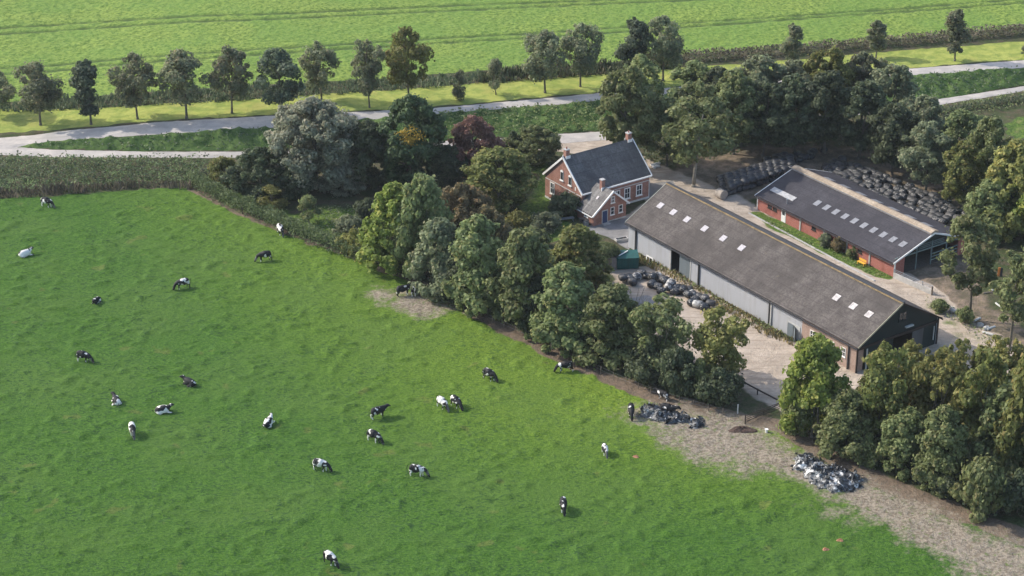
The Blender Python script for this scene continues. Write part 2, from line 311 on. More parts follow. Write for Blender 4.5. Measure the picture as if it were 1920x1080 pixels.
quads = (np.arange(NX - 1)[None, :] + (np.arange(NY - 1) * NX)[:, None]).ravel()
Q = np.stack([quads, quads + 1, quads + NX + 1, quads + NX], 1)
def qa(a): return a[Q].mean(1)
reg = np.zeros(len(Q), int)
reg[qa(att['crop']) > .5] = 1; reg[(qa(att['verge']) > .5) & (reg == 0)] = 2
reg[(qa(att['pasture']) > .5)] = 3; reg[(np.maximum(qa(att['yard']), qa(att['conc'])) > .5) & (reg == 0)] = 4
for k, nm in ((0, 'ground'), (1, 'crop_field'), (2, 'road_verge'), (3, 'pasture'), (4, 'farm_yard')):
    q = Q[reg == k]; used, inv = np.unique(q, return_inverse=True); inv = inv.reshape(q.shape)
    me = bpy.data.meshes.new(nm); setmesh(me, np.stack([x[used], y[used], Z[used]], 1), inv); me.materials.append(GROUNDM)
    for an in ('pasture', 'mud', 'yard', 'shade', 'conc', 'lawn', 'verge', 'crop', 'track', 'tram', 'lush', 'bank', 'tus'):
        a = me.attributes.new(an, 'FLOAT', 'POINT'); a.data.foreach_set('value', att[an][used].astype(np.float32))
    me.polygons.foreach_set('use_smooth', [True] * len(me.polygons)); tag(link(nm, me), kind='structure')
far = MB(); far.quad([(-3000, -600, -.6), (3000, -600, -.6), (3000, 5000, -.6), (-3000, 5000, -.6)])
tag(far.build('outer_ground', simple('outer_grass', (.08, .14, .03), .95, .3, .02, .1)), kind='structure')

def roadmesh(name, rd, m, lift=.05):
    V = []; n = 0; pts = []
    for (a, b), (c_, d) in zip(rd[:-1], rd[1:]):
        k = max(2, int(abs(c_[0] - a[0]) / 8))
        for i in range(k):
            t = i / k; pts.append(((a[0] + (c_[0] - a[0]) * t, a[1] + (c_[1] - a[1]) * t), (b[0] + (d[0] - b[0]) * t, b[1] + (d[1] - b[1]) * t)))
    for a, b in pts:
        A = G(*a); Bb = G(*b)
        for j in range(7):
            p = A.lerp(Bb, j / 6); e = (random.random() - .5) * .25 if j in (0, 6) else 0
            V.append((p.x, p.y + e, float(HT(p.x, p.y)) + lift + (.03 if 0 < j < 6 else -.06)))
    Fq = [(i * 7 + j, i * 7 + j + 1, i * 7 + j + 8, i * 7 + j + 7) for i in range(len(pts) - 1) for j in range(6)]
    me = bpy.data.meshes.new(name); me.from_pydata(V, [], Fq); me.materials.append(m)
    tag(link(name, me), kind='structure')
rk = NT('road_surface', .9, .2); wv = rk.pos()
rc = rk.mix(rk.ramp(rk.noise(wv, .35, 4, .6), .3, .7), (.36, .335, .31), (.50, .455, .41)); rc = rk.mix(rk.ramp(rk.noise(wv, 3, 3), .5, .7, 0, .35), rc, (.26, .24, .22))
rc = rk.mix(rk.ramp(rk.noise(rk.map(wv, (.05, .8, 1), rot=(0, 0, R(-8))), 1, 3), .5, .65, 0, .35), rc, (.30, .28, .25))
rk.out(rc)
random.seed(3)
roadmesh('road', road_up, rk.m, .07); roadmesh('side_road', road_lo, rk.m, .045)

# ---------------------------------------------------------------- foliage
def cards(C, N, size, rng, asp=.7):
    n = len(C); N = N / (np.linalg.norm(N, axis=1, keepdims=True) + 1e-9)
    a = np.cross(N, rng.normal(size=(n, 3))); a /= np.linalg.norm(a, axis=1, keepdims=True) + 1e-9; b = np.cross(N, a)
    s = (size if np.ndim(size) else np.full(n, size))[:, None] * .5 * (.7 + .6 * rng.rand(n, 1))
    V = np.stack([C - a * s, C - b * s * asp + N * s * .2, C + a * s, C + b * s * asp + N * s * .2], 1).reshape(-1, 3)
    return V
def cardmesh(name, V, m):
    me = bpy.data.meshes.new(name); n = len(V) // 4; setmesh(me, V, np.arange(n * 4).reshape(n, 4)); me.materials.append(m); return me
def profile(kind, t):                                    # crown radius against height 0..1
    if kind == 'round': return np.sqrt(np.clip(1 - (2 * t - .95) ** 2, 0, 1)) * (1 - .1 * t)
    if kind == 'oval': return np.sin(np.pi * np.clip(t * .86 + .10, 0, 1)) ** .75
    if kind == 'column': return np.clip(np.sin(np.pi * np.clip(t * .84 + .12, 0, 1)), 0, 1) ** .6
    if kind == 'vase': return np.clip(.35 + .9 * t, 0, 1) * np.clip((1.04 - t) * 3.2, 0, 1) ** .6
    if kind == 'hedge': return np.clip(1.0 - t ** 2.6, 0, 1) ** .5 * (.88 + .12 * np.sin(t * 7))
    return np.ones_like(t)
def crown(seed, H, Rr, base, prof, nl, lr, nleaf, leaf, fill=.25, sparse=0.0, up=.15):
    rng = np.random.RandomState(seed); C = []; Rl = []
    for i in range(nl):
        t = rng.rand() ** .85; rad = Rr * float(profile(prof, np.array(t))); a = rng.rand() * 6.283 + i * 2.4
        q = (1 - fill) ** .5 if rng.rand() > fill else rng.rand() ** .5 * .6
        q *= .72 + .25 * rng.rand(); q *= 1.28 if i % 6 == 0 else 1; r_ = lr * (.4 + 1.05 * rng.rand() ** 1.3) * (.7 if t > .85 else 1)
        C.append((math.cos(a) * rad * q, math.sin(a) * rad * q, base + (H - base - r_ * .7) * t + r_ * .15)); Rl.append(r_)
    C = np.array(C); Rl = np.array(Rl); p = Rl ** 2; p /= p.sum(); k = rng.choice(nl, nleaf, p=p)
    d = rng.normal(size=(nleaf, 3)); d[:, 2] += up; d /= np.linalg.norm(d, axis=1, keepdims=True)
    rr = np.clip(1 - np.abs(rng.normal(size=(nleaf, 1))) * .15, .1, 1.0) + rng.rand(nleaf, 1) * .10 + (rng.rand(nleaf, 1) < .13) * rng.rand(nleaf, 1) * .65
    # twiggy surface: radius modulated by direction so that each lobe is itself uneven
    mod = 1 + .16 * np.sin(d[:, :1] * 7 + k[:, None]) * np.cos(d[:, 1:2] * 6 + k[:, None] * 1.7)
    P_ = C[k] + d * Rl[k][:, None] * rr * mod * np.array([1, 1, .82]); P_[:, 2] = np.maximum(P_[:, 2], .15)
    N = d * 1.0 + rng.normal(size=(nleaf, 3)) * .5 + np.array([0, 0, .2])
    V = cards(P_, N, leaf, rng)
    ks = rng.choice(nl, int(nl * 14 * (1 - sparse))); d2 = rng.normal(size=(len(ks), 3)); d2 /= np.linalg.norm(d2, axis=1, keepdims=True)
    V2 = cards(C[ks] + d2 * Rl[ks][:, None] * .4, rng.normal(size=(len(ks), 3)), leaf * 1.9, rng)
    return np.concatenate([V, V2]), C, Rl
def trunk(seed, C, H, base, r, lean=.3, nb=9, stems=1):
    rnd = random.Random(seed); mb = MB(); top = max(base + (H - base) * .75, base + 1)
    for s_ in range(stems):
        ox, oy = (rnd.uniform(-.5, .5) * (stems > 1), rnd.uniform(-.5, .5) * (stems > 1)); lx, ly = rnd.uniform(-lean, lean) * (1 + stems), rnd.uniform(-lean, lean) * (1 + stems)
        pts = [Vector((ox + lx * (t / 5) ** 1.4, oy + ly * (t / 5) ** 1.4, -.4 + (top + .4) * t / 5)) for t in range(6)]
        mb.tube(pts, r / (stems ** .5), 7, r * .25)
        mb.tube([pts[0] + Vector((0, 0, .1)), pts[0] + Vector((0, 0, .8))], r * 1.45 / (stems ** .5), 7, r / (stems ** .5))
        for i in range(nb // stems):
            c_ = Vector(C[rnd.randrange(len(C))]); t = min(.95, max(.3, (c_.z - 1.2) / max(top, 1) * .8)); a = pts[0].lerp(pts[5], t); f = t * 5; i0 = min(4, int(f)); a = pts[i0].lerp(pts[i0 + 1], f - i0)
            mid = a.lerp(c_, .5) + Vector((0, 0, .3)); mb.tube([a, mid, c_], r * .38, 5, r * .08)
    return mb
PROTO = {}
def proto(key, seed, H, Rr, base, prof, nl, lr, nleaf, leaf, tr=.22, stems=1, **kw):
    V, C, Rl = crown(seed, H, Rr, base, prof, nl, lr, nleaf, leaf, **kw)
    cm = cardmesh('crown', V, L['green']); tb = trunk(seed, C, H, base, tr, stems=stems); me = bpy.data.meshes.new('trunk'); me.from_pydata(tb.v, [], tb.f); me.materials.append(BARK)
    me.polygons.foreach_set('use_smooth', [True] * len(me.polygons))
    PROTO.setdefault(key, []).append((cm, me, H, Rr))
for i in range(6): proto('road', 10 + i, 10, 3.9, 2.2 + .25 * (i % 3), ['oval', 'round', 'oval', 'vase', 'oval', 'round'][i], 44 + 4 * i, .80, 6200, .40, .18, fill=.35, sparse=1.0)
for i in range(2): proto('poplar', 20 + i, 9.5, 1.75, 1.3, 'column', 40, .62, 4200, .40, .16, fill=.4)
for i in range(4): proto('hedge', 30 + i, 11.5, 4.6, .2, 'hedge', 130, .80, 14000, .50, .24, stems=2)
for i in range(2): proto('willow', 40 + i, 14, 7.4, .8, 'round', 260, 1.0, 30000, .44, .4, stems=2)
for i in range(3): proto('broad', 50 + i, 13, 6.0, .6, 'round', 130, .95, 16500, .50, .32)
for i in range(4): proto('wood', 60 + i, 15, 4.9, 3.0, 'oval', 92, .92, 13000, .52, .26)
for i in range(3): proto('tall', 70 + i, 15, 4.6, 4.6, 'oval', 50, .85, 6200, .48, .22, sparse=.6, fill=.35)
for i in range(3): proto('bush', 80 + i, 4.0, 2.6, .0, 'round', 42, .75, 4800, .40, .10, stems=2)
for i in range(2): proto('loose', 90 + i, 10, 4.2, 1.4, 'vase', 62, .75, 6500, .44, .13, stems=4, sparse=1.0, fill=.4)
for i in range(2): proto('small', 95 + i, 5.0, 1.9, .5, 'oval', 24, .65, 3500, .26, .09, sparse=.6)
TREES = 0
def tree(kind, px, py, topy, wpx, mat, name, label, cat='tree', group=None, bark=None):
    global TREES
    TREES += 1; rnd = random.Random(TREES * 17 + 5); cm, tm, H, Rr = PROTO[kind][TREES % len(PROTO[kind])]
    p = G(px, py); p.z = zat(p.x, p.y)
    z = 0.0                                              # height whose top falls on the photo's row
    lo, hi = .5, 30
    for _ in range(30):
        m = (lo + hi) / 2; d = p.y * math.cos(PITCH) - (p.z + m - CAMH) * math.sin(PITCH); up_ = p.y * math.sin(PITCH) + (p.z + m - CAMH) * math.cos(PITCH)
        if 540 - FPX * up_ / d > topy: lo = m
        else: hi = m
    depth = p.y * math.cos(PITCH) + (CAMH - p.z - lo * .5) * math.sin(PITCH); width = wpx / FPX * depth
    # the far rim of the crown also reaches up the picture, so take a little off the height
    hgt = lo * .97; sx = width / (2 * Rr) * dict(hedge=1.34, road=1.22, wood=1.18, loose=1.2, tall=1.15, broad=1.1, willow=1.06).get(kind, 1.02); sz = hgt / H
    o = empty(name, p, rnd.uniform(0, 6.28), (sx, sx, sz)); o.rotation_euler[0] = rnd.uniform(-.05, .05); o.rotation_euler[1] = rnd.uniform(-.05, .05); tag(o, label, cat, group)
    t = link('trunk', tm, o); c_ = link('crown', cm, o)
    c_.material_slots[0].link = 'OBJECT'; c_.material_slots[0].material = L[mat]
    if bark: t.material_slots[0].link = 'OBJECT'; t.material_slots[0].material = bark
    return o

RG = 'trees lining the road'
ord_ = ['first', 'second', 'third', 'fourth', 'fifth', 'sixth', 'seventh', 'eighth', 'ninth']
for a in [
    ('road', -4, 216, 128, 62, 'road', 'roadside_tree', 'dark roadside tree cut by the left edge, leftmost of the road row'),
    ('road', 76, 235, 113, 88, 'road', 'roadside_tree', 'broad ragged grey green roadside tree just left of the dark narrow one'),
    ('poplar', 171, 234, 102, 52, 'roaddark', 'columnar_tree', 'very dark narrow roadside tree near the road fork at the left'),
    ('road', 258, 224, 99, 78, 'road', 'roadside_tree', 'roadside tree right of the very dark narrow tree, fork side'),
    ('road', 350, 224, 92, 92, 'road', 'roadside_tree', 'dark wide roadside tree, fifth from the left in the road row'),
    ('road', 435, 213, 84, 78, 'road', 'roadside_tree', 'sixth roadside tree from the left, with a bare upright trunk'),
    ('road', 525, 216, 88, 90, 'roaddark', 'roadside_tree', 'dark bushy roadside tree above the left side of the grey willow'),
    ('road', 603, 187, 74, 66, 'road', 'roadside_tree', 'roadside tree standing above the crown of the grey willow'),
    ('road', 693, 202, 70, 64, 'road', 'roadside_tree', 'roadside tree with a side shoot, between the grey willow and the dark garden tree'),
    ('road', 767, 188, 48, 80, 'olive', 'roadside_tree', 'tall olive roadside tree above the dark garden tree'),
    ('small', 862, 188, 128, 28, 'road', 'roadside_tree', 'smallest young roadside tree on the bright verge'),
    ('small', 930, 178, 106, 40, 'road', 'roadside_tree', 'low bushy young roadside tree left of two full grown ones'),
    ('road', 1022, 175, 54, 78, 'road', 'roadside_tree', 'full grown roadside tree with shoots on its lower trunk, left of a pair'),
    ('road', 1088, 163, 38, 74, 'road', 'roadside_tree', 'full grown roadside tree with a clean trunk, right of a pair'),
    ('poplar', 1183, 152, 23, 52, 'roaddark', 'columnar_tree', 'dark pointed tree rising behind the left end of the wood'),
    ('road', 1243, 152, 27, 78, 'road', 'roadside_tree', 'pale olive tree rising behind the wood beside the dark pointed one'),
    ('poplar', 1484, 128, 36, 34, 'road', 'poplar_tree', 'narrow poplar left of three standing in front of the brown hedge'),
    ('poplar', 1642, 109, 35, 34, 'road', 'poplar_tree', 'narrow poplar in the middle of three in front of the brown hedge'),
    ('poplar', 1790, 115, 10, 40, 'road', 'poplar_tree', 'tallest narrow poplar, on the yellow verge at the far right'),
    ('small', 1922, 106, 82, 20, 'road', 'roadside_tree', 'small shrub like tree cut by the right edge on the yellow verge'),
]: tree(*a, group=RG)
GG = 'trees in the farmhouse garden'
for a in [
    ('willow', 592, 352, 180, 186, 'willow', 'willow_tree', 'big round silver grey willow in the garden'),
    ('broad', 768, 345, 176, 152, 'dgreen', 'deciduous_tree', 'large dark green garden tree with a golden patch'),
    ('broad', 690, 352, 222, 100, 'dark', 'deciduous_tree', 'dark tree in shade between the silver willow and the golden patched tree'),
    ('broad', 838, 352, 270, 80, 'dark', 'deciduous_tree', 'low dark tree under the purple leaved one'),
    ('broad', 892, 332, 214, 104, 'purple', 'purple_leaved_tree', 'reddish purple tree behind the olive garden tree'),
    ('broad', 648, 366, 304, 74, 'willow', 'deciduous_tree', 'small greyish bushy tree at the foot of the silver willow'),
    ('broad', 489, 368, 274, 112, 'dark', 'deciduous_tree', 'nearly black round tree beside the lower road, left of the willow'),
    ('broad', 556, 372, 300, 70, 'dark', 'deciduous_tree', 'low black green tree below the left side of the willow'),
    ('bush', 420, 348, 296, 62, 'olive', 'shrub', 'light olive shrub left of the nearly black round tree'),
    ('broad', 1002, 308, 234, 96, 'green', 'deciduous_tree', 'bushy tree left of the sandy forecourt behind the house'),
    ('bush', 962, 300, 245, 50, 'dark', 'shrub', 'dark shrub beside the purple leaved tree near the forecourt'),
    ('broad', 936, 396, 276, 142, 'olive', 'deciduous_tree', 'wide olive green tree on the lawn left of the farmhouse'),
    ('small', 512, 394, 346, 54, 'ygreen', 'shrub', 'small yellow green spreading shrub inside the corner hedge'),
    ('small', 580, 420, 364, 48, 'green', 'shrub', 'upright green shrub inside the hedge right of the yellow green one'),
    ('bush', 655, 440, 405, 60, 'grey', 'shrub', 'blue grey shrub in the garden bed left of the bright hedgerow tree'),
    ('bush', 690, 415, 372, 50, 'dark', 'shrub', 'dark shrub above the blue grey one in the garden bed'),
    ('bush', 665, 476, 428, 55, 'ygreen', 'shrub', 'yellowish shrub just behind the hedge left of the bright hedgerow tree'),
    ('bush', 1060, 405, 362, 62, 'dark', 'shrub', 'dark shrub against the gable wall of the farmhouse'),
    ('bush', 1022, 432, 398, 58, 'grey', 'shrub', 'grey green shrub below the farmhouse gable'),
    ('bush', 968, 436, 396, 64, 'ygreen', 'shrub', 'yellow flecked shrub at the foot of the wide olive tree'),
    ('bush', 1005, 470, 430, 58, 'green', 'shrub', 'green shrub beside the small bright lawn'),
]: tree(*a, group=GG, cat='shrub' if a[6] == 'shrub' else 'tree')
HG = 'hedgerow trees between pasture and yard'
for a in [
    ('broad', 862, 465, 342, 120, 'brown', 'deciduous_tree', 'brownish turning tree behind the first hedgerow trees'),
    ('broad', 915, 480, 385, 90, 'brown', 'deciduous_tree', 'smaller turning tree right of the brownish one, behind the hedgerow'),
    ('hedge', 735, 505, 340, 104, 'bright', 'hedgerow_tree', 'bright yellow green tree at the left end of the hedgerow'),
    ('hedge', 790, 520, 326, 96, 'green', 'hedgerow_tree', 'tall green tree touching the bright one at the left end'),
    ('hedge', 822, 548, 404, 94, 'grey', 'hedgerow_tree', 'grey green hedgerow tree above the brown bare patch'),
    ('hedge', 905, 578, 402, 108, 'green', 'hedgerow_tree', 'mid green hedgerow tree right of the grey green one above the bare patch'),
    ('hedge', 868, 570, 470, 80, 'dark', 'hedgerow_tree', 'dark low hedgerow tree between the grey green and mid green ones'),
    ('hedge', 985, 612, 425, 108, 'green', 'hedgerow_tree', 'hedgerow tree in line with the small bright lawn'),
    ('hedge', 1078, 545, 418, 100, 'olive', 'hedgerow_tree', 'olive hedgerow tree below the annex of the farmhouse'),
    ('hedge', 1058, 650, 492, 112, 'green', 'hedgerow_tree', 'hedgerow tree left of the last dense tree before the wrapped bale heap'),
    ('hedge', 1008, 625, 520, 70, 'dark', 'hedgerow_tree', 'dark narrow hedgerow tree in the middle of the dense stretch'),
    ('hedge', 1142, 672, 528, 106, 'green', 'hedgerow_tree', 'dense hedgerow tree left of the leafless saplings'),
    ('bush', 1090, 665, 610, 70, 'dark', 'shrub', 'dark shrub at the foot of the dense hedgerow trees'),
    ('bush', 1215, 712, 640, 84, 'dark', 'shrub', 'dark shrub in the hedgerow right below the leafless saplings'),
    ('bush', 1268, 738, 655, 84, 'dark', 'shrub', 'dark shrub below the loose crowned tree by the bale heap'),
    ('bush', 1345, 757, 690, 78, 'dark', 'shrub', 'last dark shrub left of the field gateway'),
    ('bush', 1310, 740, 672, 70, 'green', 'shrub', 'green shrub between two dark ones left of the field gateway'),
    ('loose', 1235, 705, 556, 118, 'green', 'hedgerow_tree', 'loose crowned tree in front of the wrapped bale heap'),
    ('loose', 1352, 722, 578, 112, 'ygreen', 'hedgerow_tree', 'pale open crowned tree spreading over the sandy yard'),
    ('hedge', 1525, 818, 630, 112, 'bright', 'hedgerow_tree', 'bright dense tree right of the field gateway'),
    ('bush', 1492, 815, 752, 60, 'green', 'shrub', 'green shrub at the right post of the field gateway'),
    ('hedge', 1588, 850, 730, 92, 'green', 'hedgerow_tree', 'lower green tree right of the bright dense tree'),
    ('loose', 1655, 848, 645, 112, 'olive', 'hedgerow_tree', 'olive open crowned tree in front of the long barn door'),
    ('loose', 1740, 862, 655, 120, 'ygreen', 'hedgerow_tree', 'pale twiggy tree in front of the dark barn gable'),
    ('hedge', 1690, 882, 762, 88, 'green', 'hedgerow_tree', 'low tree under the olive open crowned one'),
    ('hedge', 1765, 912, 760, 96, 'green', 'hedgerow_tree', 'green tree below the pale twiggy one'),
    ('loose', 1825, 880, 655, 120, 'olive', 'hedgerow_tree', 'twiggy olive tree right of the pale twiggy one'),
    ('hedge', 1868, 905, 720, 110, 'green', 'hedgerow_tree', 'dense green tree near the right edge above the round shrub'),
    ('hedge', 1922, 930, 640, 110, 'olive', 'hedgerow_tree', 'olive tree cut by the right edge beside the mud'),
    ('bush', 1838, 968, 862, 96, 'green', 'shrub', 'large round shrub lowest in the hedgerow at the right'),
    ('bush', 1775, 932, 872, 62, 'dark', 'shrub', 'dark shrub left of the large round one'),
    ('bush', 1625, 872, 812, 60, 'green', 'shrub', 'green shrub right above the larger plastic sheet heap'),
    ('hedge', 1640, 800, 690, 80, 'olive', 'hedgerow_tree', 'olive tree standing against the near corner of the long barn'),
    ('loose', 1700, 800, 640, 96, 'ygreen', 'hedgerow_tree', 'pale feathery tree in front of the dark gable doorway'),
    ('hedge', 1735, 835, 700, 90, 'olive', 'hedgerow_tree', 'olive tree in the middle of the pale mass below the gable'),
    ('loose', 1790, 815, 636, 96, 'olive', 'hedgerow_tree', 'feathery olive tree right of the gable, over the lane'),
    ('hedge', 1815, 850, 700, 96, 'ygreen', 'hedgerow_tree', 'pale yellow green tree in the mass right of the gable'),
    ('loose', 1868, 800, 628, 100, 'ygreen', 'hedgerow_tree', 'pale twiggy tree at the end of the lane near the right edge'),
    ('hedge', 1905, 850, 690, 100, 'olive', 'hedgerow_tree', 'olive tree near the right edge, behind the dense green one'),
    ('bush', 1905, 965, 880, 80, 'dark', 'shrub', 'dark shrub at the right edge beside the large round one'),
]: tree(*a, group=HG, cat='shrub' if a[6] == 'shrub' else 'tree')
WG = 'trees of the wood behind the farm'
for i, a in enumerate([
    ('wood', 1178, 312, 118, 100, 'green', 'woodland_tree', 'leftmost tree of the wood, beside the sandy forecourt'),
    ('tall', 1200, 240, 98, 92, 'green', 'woodland_tree', 'airy tree of the wood standing over the road at its left end'),
    ('wood', 1250, 312, 182, 100, 'green', 'woodland_tree', 'tree right behind the far chimney of the farmhouse'),
    ('tall', 1300, 350, 150, 140, 'green', 'woodland_tree', 'large tree with a bare grey trunk left of the bale stack'),
    ('tall', 1290, 250, 105, 100, 'green', 'woodland_tree', 'tree of the wood behind the bare trunked one'),
    ('wood', 1375, 290, 130, 100, 'green', 'woodland_tree', 'tree of the wood above the left bales of the stack'),
    ('wood', 1335, 262, 125, 90, 'dark', 'woodland_tree', 'dark tree of the wood right of the one behind the farmhouse'),
    ('wood', 1430, 292, 150, 96, 'dark', 'woodland_tree', 'dark tree of the wood above the middle of the bale stack'),
    ('wood', 1415, 248, 100, 96, 'road', 'woodland_tree', 'tree on the far side of the wood, left of the first narrow poplar'),
    ('wood', 1490, 290, 140, 96, 'dark', 'woodland_tree', 'dark tree of the wood right under the first narrow poplar'),
    ('wood', 1480, 245, 112, 90, 'road', 'woodland_tree', 'tree on the far side of the wood under the first narrow poplar'),
    ('wood', 1545, 288, 130, 96, 'dark', 'woodland_tree', 'dark tree of the wood above the left corner of the red shed'),
    ('wood', 1550, 240, 84, 90, 'olive', 'woodland_tree', 'olive topped tree between the first and second narrow poplar'),
    ('wood', 1610, 300, 150, 96, 'dark', 'woodland_tree', 'dark tree of the wood above the middle of the shed ridge'),
    ('wood', 1615, 238, 98, 90, 'road', 'woodland_tree', 'tree on the far side of the wood under the second narrow poplar'),
    ('wood', 1665, 270, 120, 86, 'road', 'woodland_tree', 'tree at the upper right corner of the wood beside the road'),
    ('wood', 1672, 330, 190, 90, 'dark', 'woodland_tree', 'dark tree of the wood behind the right part of the bale field'),
    ('wood', 1720, 320, 175, 86, 'road', 'woodland_tree', 'tree where the side road leaves the wood at the right'),
    ('wood', 1735, 365, 225, 92, 'grey', 'woodland_tree', 'grey green tree of the wood behind the last bales'),
    ('wood', 1790, 350, 205, 92, 'green', 'woodland_tree', 'tree of the wood left of the small bright field'),
    ('wood', 1800, 400, 262, 84, 'olive', 'woodland_tree', 'olive tree of the wood at the right end of the bales'),
    ('wood', 1845, 385, 215, 84, 'green', 'woodland_tree', 'tree of the wood just below the small bright field'),
    ('hedge', 1885, 440, 262, 106, 'ygreen', 'woodland_tree', 'yellow green tree at the right edge below the small bright field'),
    ('hedge', 1930, 450, 300, 110, 'bright', 'woodland_tree', 'bright tree cut by the right edge beside the yellow green one'),
    ('hedge', 1850, 445, 330, 84, 'green', 'woodland_tree', 'tree behind the open end of the red shed'),
    ('tall', 1818, 602, 398, 118, 'green', 'deciduous_tree', 'tall bright tree with a dark trunk in front of the open shed end'),
    ('tall', 1893, 655, 452, 112, 'green', 'deciduous_tree', 'tall thin tree right of the bright one, near the right edge'),
    ('tall', 1935, 640, 440, 90, 'olive', 'deciduous_tree', 'olive tree cut by the right edge above the debris'),
]): tree(*a, group=WG, bark=BARKL if 'bare grey' in a[7] else None)
yt = bpy.data.objects.get('deciduous_tree')
for o in bpy.data.objects:
    if o.get('label') == 'large dark green garden tree with a golden patch':
        rng = np.random.RandomState(5); n = 520; d = rng.normal(size=(n, 3)); c0 = np.array(G0(768, 264, 9.6) + (9.6,))
        off = np.array([[0, 0, 0], [-.9, -.2, 1.3], [1.3, .1, .6], [.2, 0, -1.5], [.5, .3, 1.6]])[rng.choice(5, n, p=[.45, .2, .15, .1, .1])]
        cc_ = c0 + off + d * [.55, .35, .42]
        gld = link('golden_foliage', cardmesh('golden_foliage', cards(cc_, rng.normal(size=(n, 3)) + [0, -.4, .5], .34, rng), L['yellow'])); gld.parent = o
        bpy.context.view_layer.update(); gld.matrix_parent_inverse = o.matrix_world.inverted()

# scattered ground cover (nobody could count it)
def insidepts(poly, n, rng):
    W = GW(poly); lo, hi = W.min(0), W.max(0); q = lo + (hi - lo) * rng.rand(n, 2); return q[sdist(q, W) > 0]
def scatter(name, poly, dens, size, hgt, m, kind='blade', seed=1, label=None, cat='undergrowth', noise_s=3.0):
    rng = np.random.RandomState(seed); W = GW(poly); ar = float(np.prod(W.max(0) - W.min(0))); q = insidepts(poly, int(ar * dens), rng); n = len(q)
    k = vn(q[:, 0], q[:, 1], noise_s, seed); k2 = vn(q[:, 0], q[:, 1], noise_s * .35, seed + 3); h = hgt * (.25 + .75 * k) * (.5 + .7 * k2)
    z0 = np.array([zat(a, b) for a, b in q])
    if kind == 'blade':
        C = np.stack([q[:, 0], q[:, 1], z0 + h * .5], 1); a = rng.rand(n) * 6.283; wd = size * (.5 + rng.rand(n)); ln = rng.normal(size=(n, 2)) * h[:, None] * .28
        dx = np.stack([np.cos(a) * wd * .5, np.sin(a) * wd * .5, np.zeros(n)], 1); B0 = np.stack([q[:, 0], q[:, 1], z0 - .05], 1); T = B0 + np.stack([ln[:, 0], ln[:, 1], h + .05], 1)
        V = np.stack([B0 - dx, B0 + dx, T + dx * .6, T - dx * .6], 1).reshape(-1, 3)
    else:
        C = np.stack([q[:, 0], q[:, 1], z0 + h * np.sqrt(rng.rand(n))], 1); V = cards(C, rng.normal(size=(n, 3)) * .6 + [0, 0, .7], size, rng)
    o = link(name, cardmesh(name, V, m)); tag(o, label, cat, None, 'stuff'); return o
scatter('reeds', [(-40, 364), (100, 356), (230, 347), (330, 344), (362, 348), (362, 358), (300, 355), (230, 358), (120, 367), (0, 376), (-40, 380)], 9, .2, 1.4, L['reed'], seed=2, label='strip of brownish reeds along the upper edge of the pasture')
scatter('scrub', [(-40, 298), (200, 300), (385, 300), (400, 345), (365, 352), (330, 347), (230, 350), (100, 358), (-40, 367)], 8, .38, 1.3, L['hedge'], 'leaf', 4, 'rough dark scrub between the lower road and the reeds')
scatter('scrub', [(-40, 308), (100, 306), (250, 312), (395, 308), (400, 345), (330, 342), (230, 345), (100, 350), (-40, 358)], 5, .45, 3.0, L['dark'], 'leaf', 24, 'dark bramble clumps in the rough strip below the side road at the left', noise_s=5.0)
scatter('bank_grass', [(30, 277), (113, 266), (282, 255), (422, 246), (505, 241), (505, 284), (282, 283), (98, 279)], 3, .4, .5, L['reedgreen'], 'leaf', 5, 'dark rough grass on the bank between the two roads at the left')
scatter('bank_grass', [(830, 214), (1040, 199), (1126, 191), (1140, 244), (1060, 250), (950, 255), (840, 262)], 5, .45, .8, L['green'], 'leaf', 6, 'dark leafy cover on the bank below the road behind the farmhouse')
scatter('bank_grass', [(1690, 146), (1925, 129), (1925, 160), (1740, 188), (1700, 180)], 4, .4, .5, L['reedgreen'], 'leaf', 7, 'dark rough grass on the bank between the roads at the right')
scatter('roadside_weeds', [(1700, 205), (1760, 202), (1925, 173), (1925, 200), (1800, 222), (1850, 235), (1720, 240)], 5, .4, .9, L['green'], 'leaf', 8, 'green weeds below the side road at the right')
scatter('ditch_reeds', [(-40, 206), (0, 197), (100, 188), (250, 180), (420, 168), (560, 160), (700, 152), (830, 143), (900, 140), (900, 156), (860, 162), (700, 174), (560, 182), (420, 192), (250, 202), (0, 210), (-40, 214)], 6, .3, 1.1, L['reedgreen'], seed=9, label='pale reeds in the ditch between the verge and the crop field, left part')
scatter('ditch_reeds', [(900, 138), (1120, 122), (1250, 112), (1260, 130), (1130, 142), (1000, 150), (900, 157)], 7, .3, 1.7, L['scrub'], seed=10, label='darker reeds in the ditch behind the pair of roadside trees')
scatter('dry_grass', [(890, 150), (1000, 144), (1130, 136), (1130, 142), (1000, 152), (890, 160)], 5, .25, .7, L['straw'], seed=11, label='straw coloured dry grass at the foot of the ditch reeds')
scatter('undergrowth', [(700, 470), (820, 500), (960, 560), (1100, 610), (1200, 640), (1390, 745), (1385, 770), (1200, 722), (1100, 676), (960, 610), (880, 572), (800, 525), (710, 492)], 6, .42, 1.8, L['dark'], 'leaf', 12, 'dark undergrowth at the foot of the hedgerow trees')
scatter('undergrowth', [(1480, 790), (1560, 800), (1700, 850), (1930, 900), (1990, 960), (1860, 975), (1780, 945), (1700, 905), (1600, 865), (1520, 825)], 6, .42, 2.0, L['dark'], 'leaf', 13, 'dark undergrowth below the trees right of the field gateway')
scatter('undergrowth', [(1160, 250), (1330, 250), (1560, 235), (1740, 240), (1860, 330), (1800, 380), (1700, 330), (1560, 278), (1340, 285), (1260, 320), (1190, 300)], 2.5, .6, 2.6, L['dark'], 'leaf', 14, 'dark undergrowth on the floor of the wood')
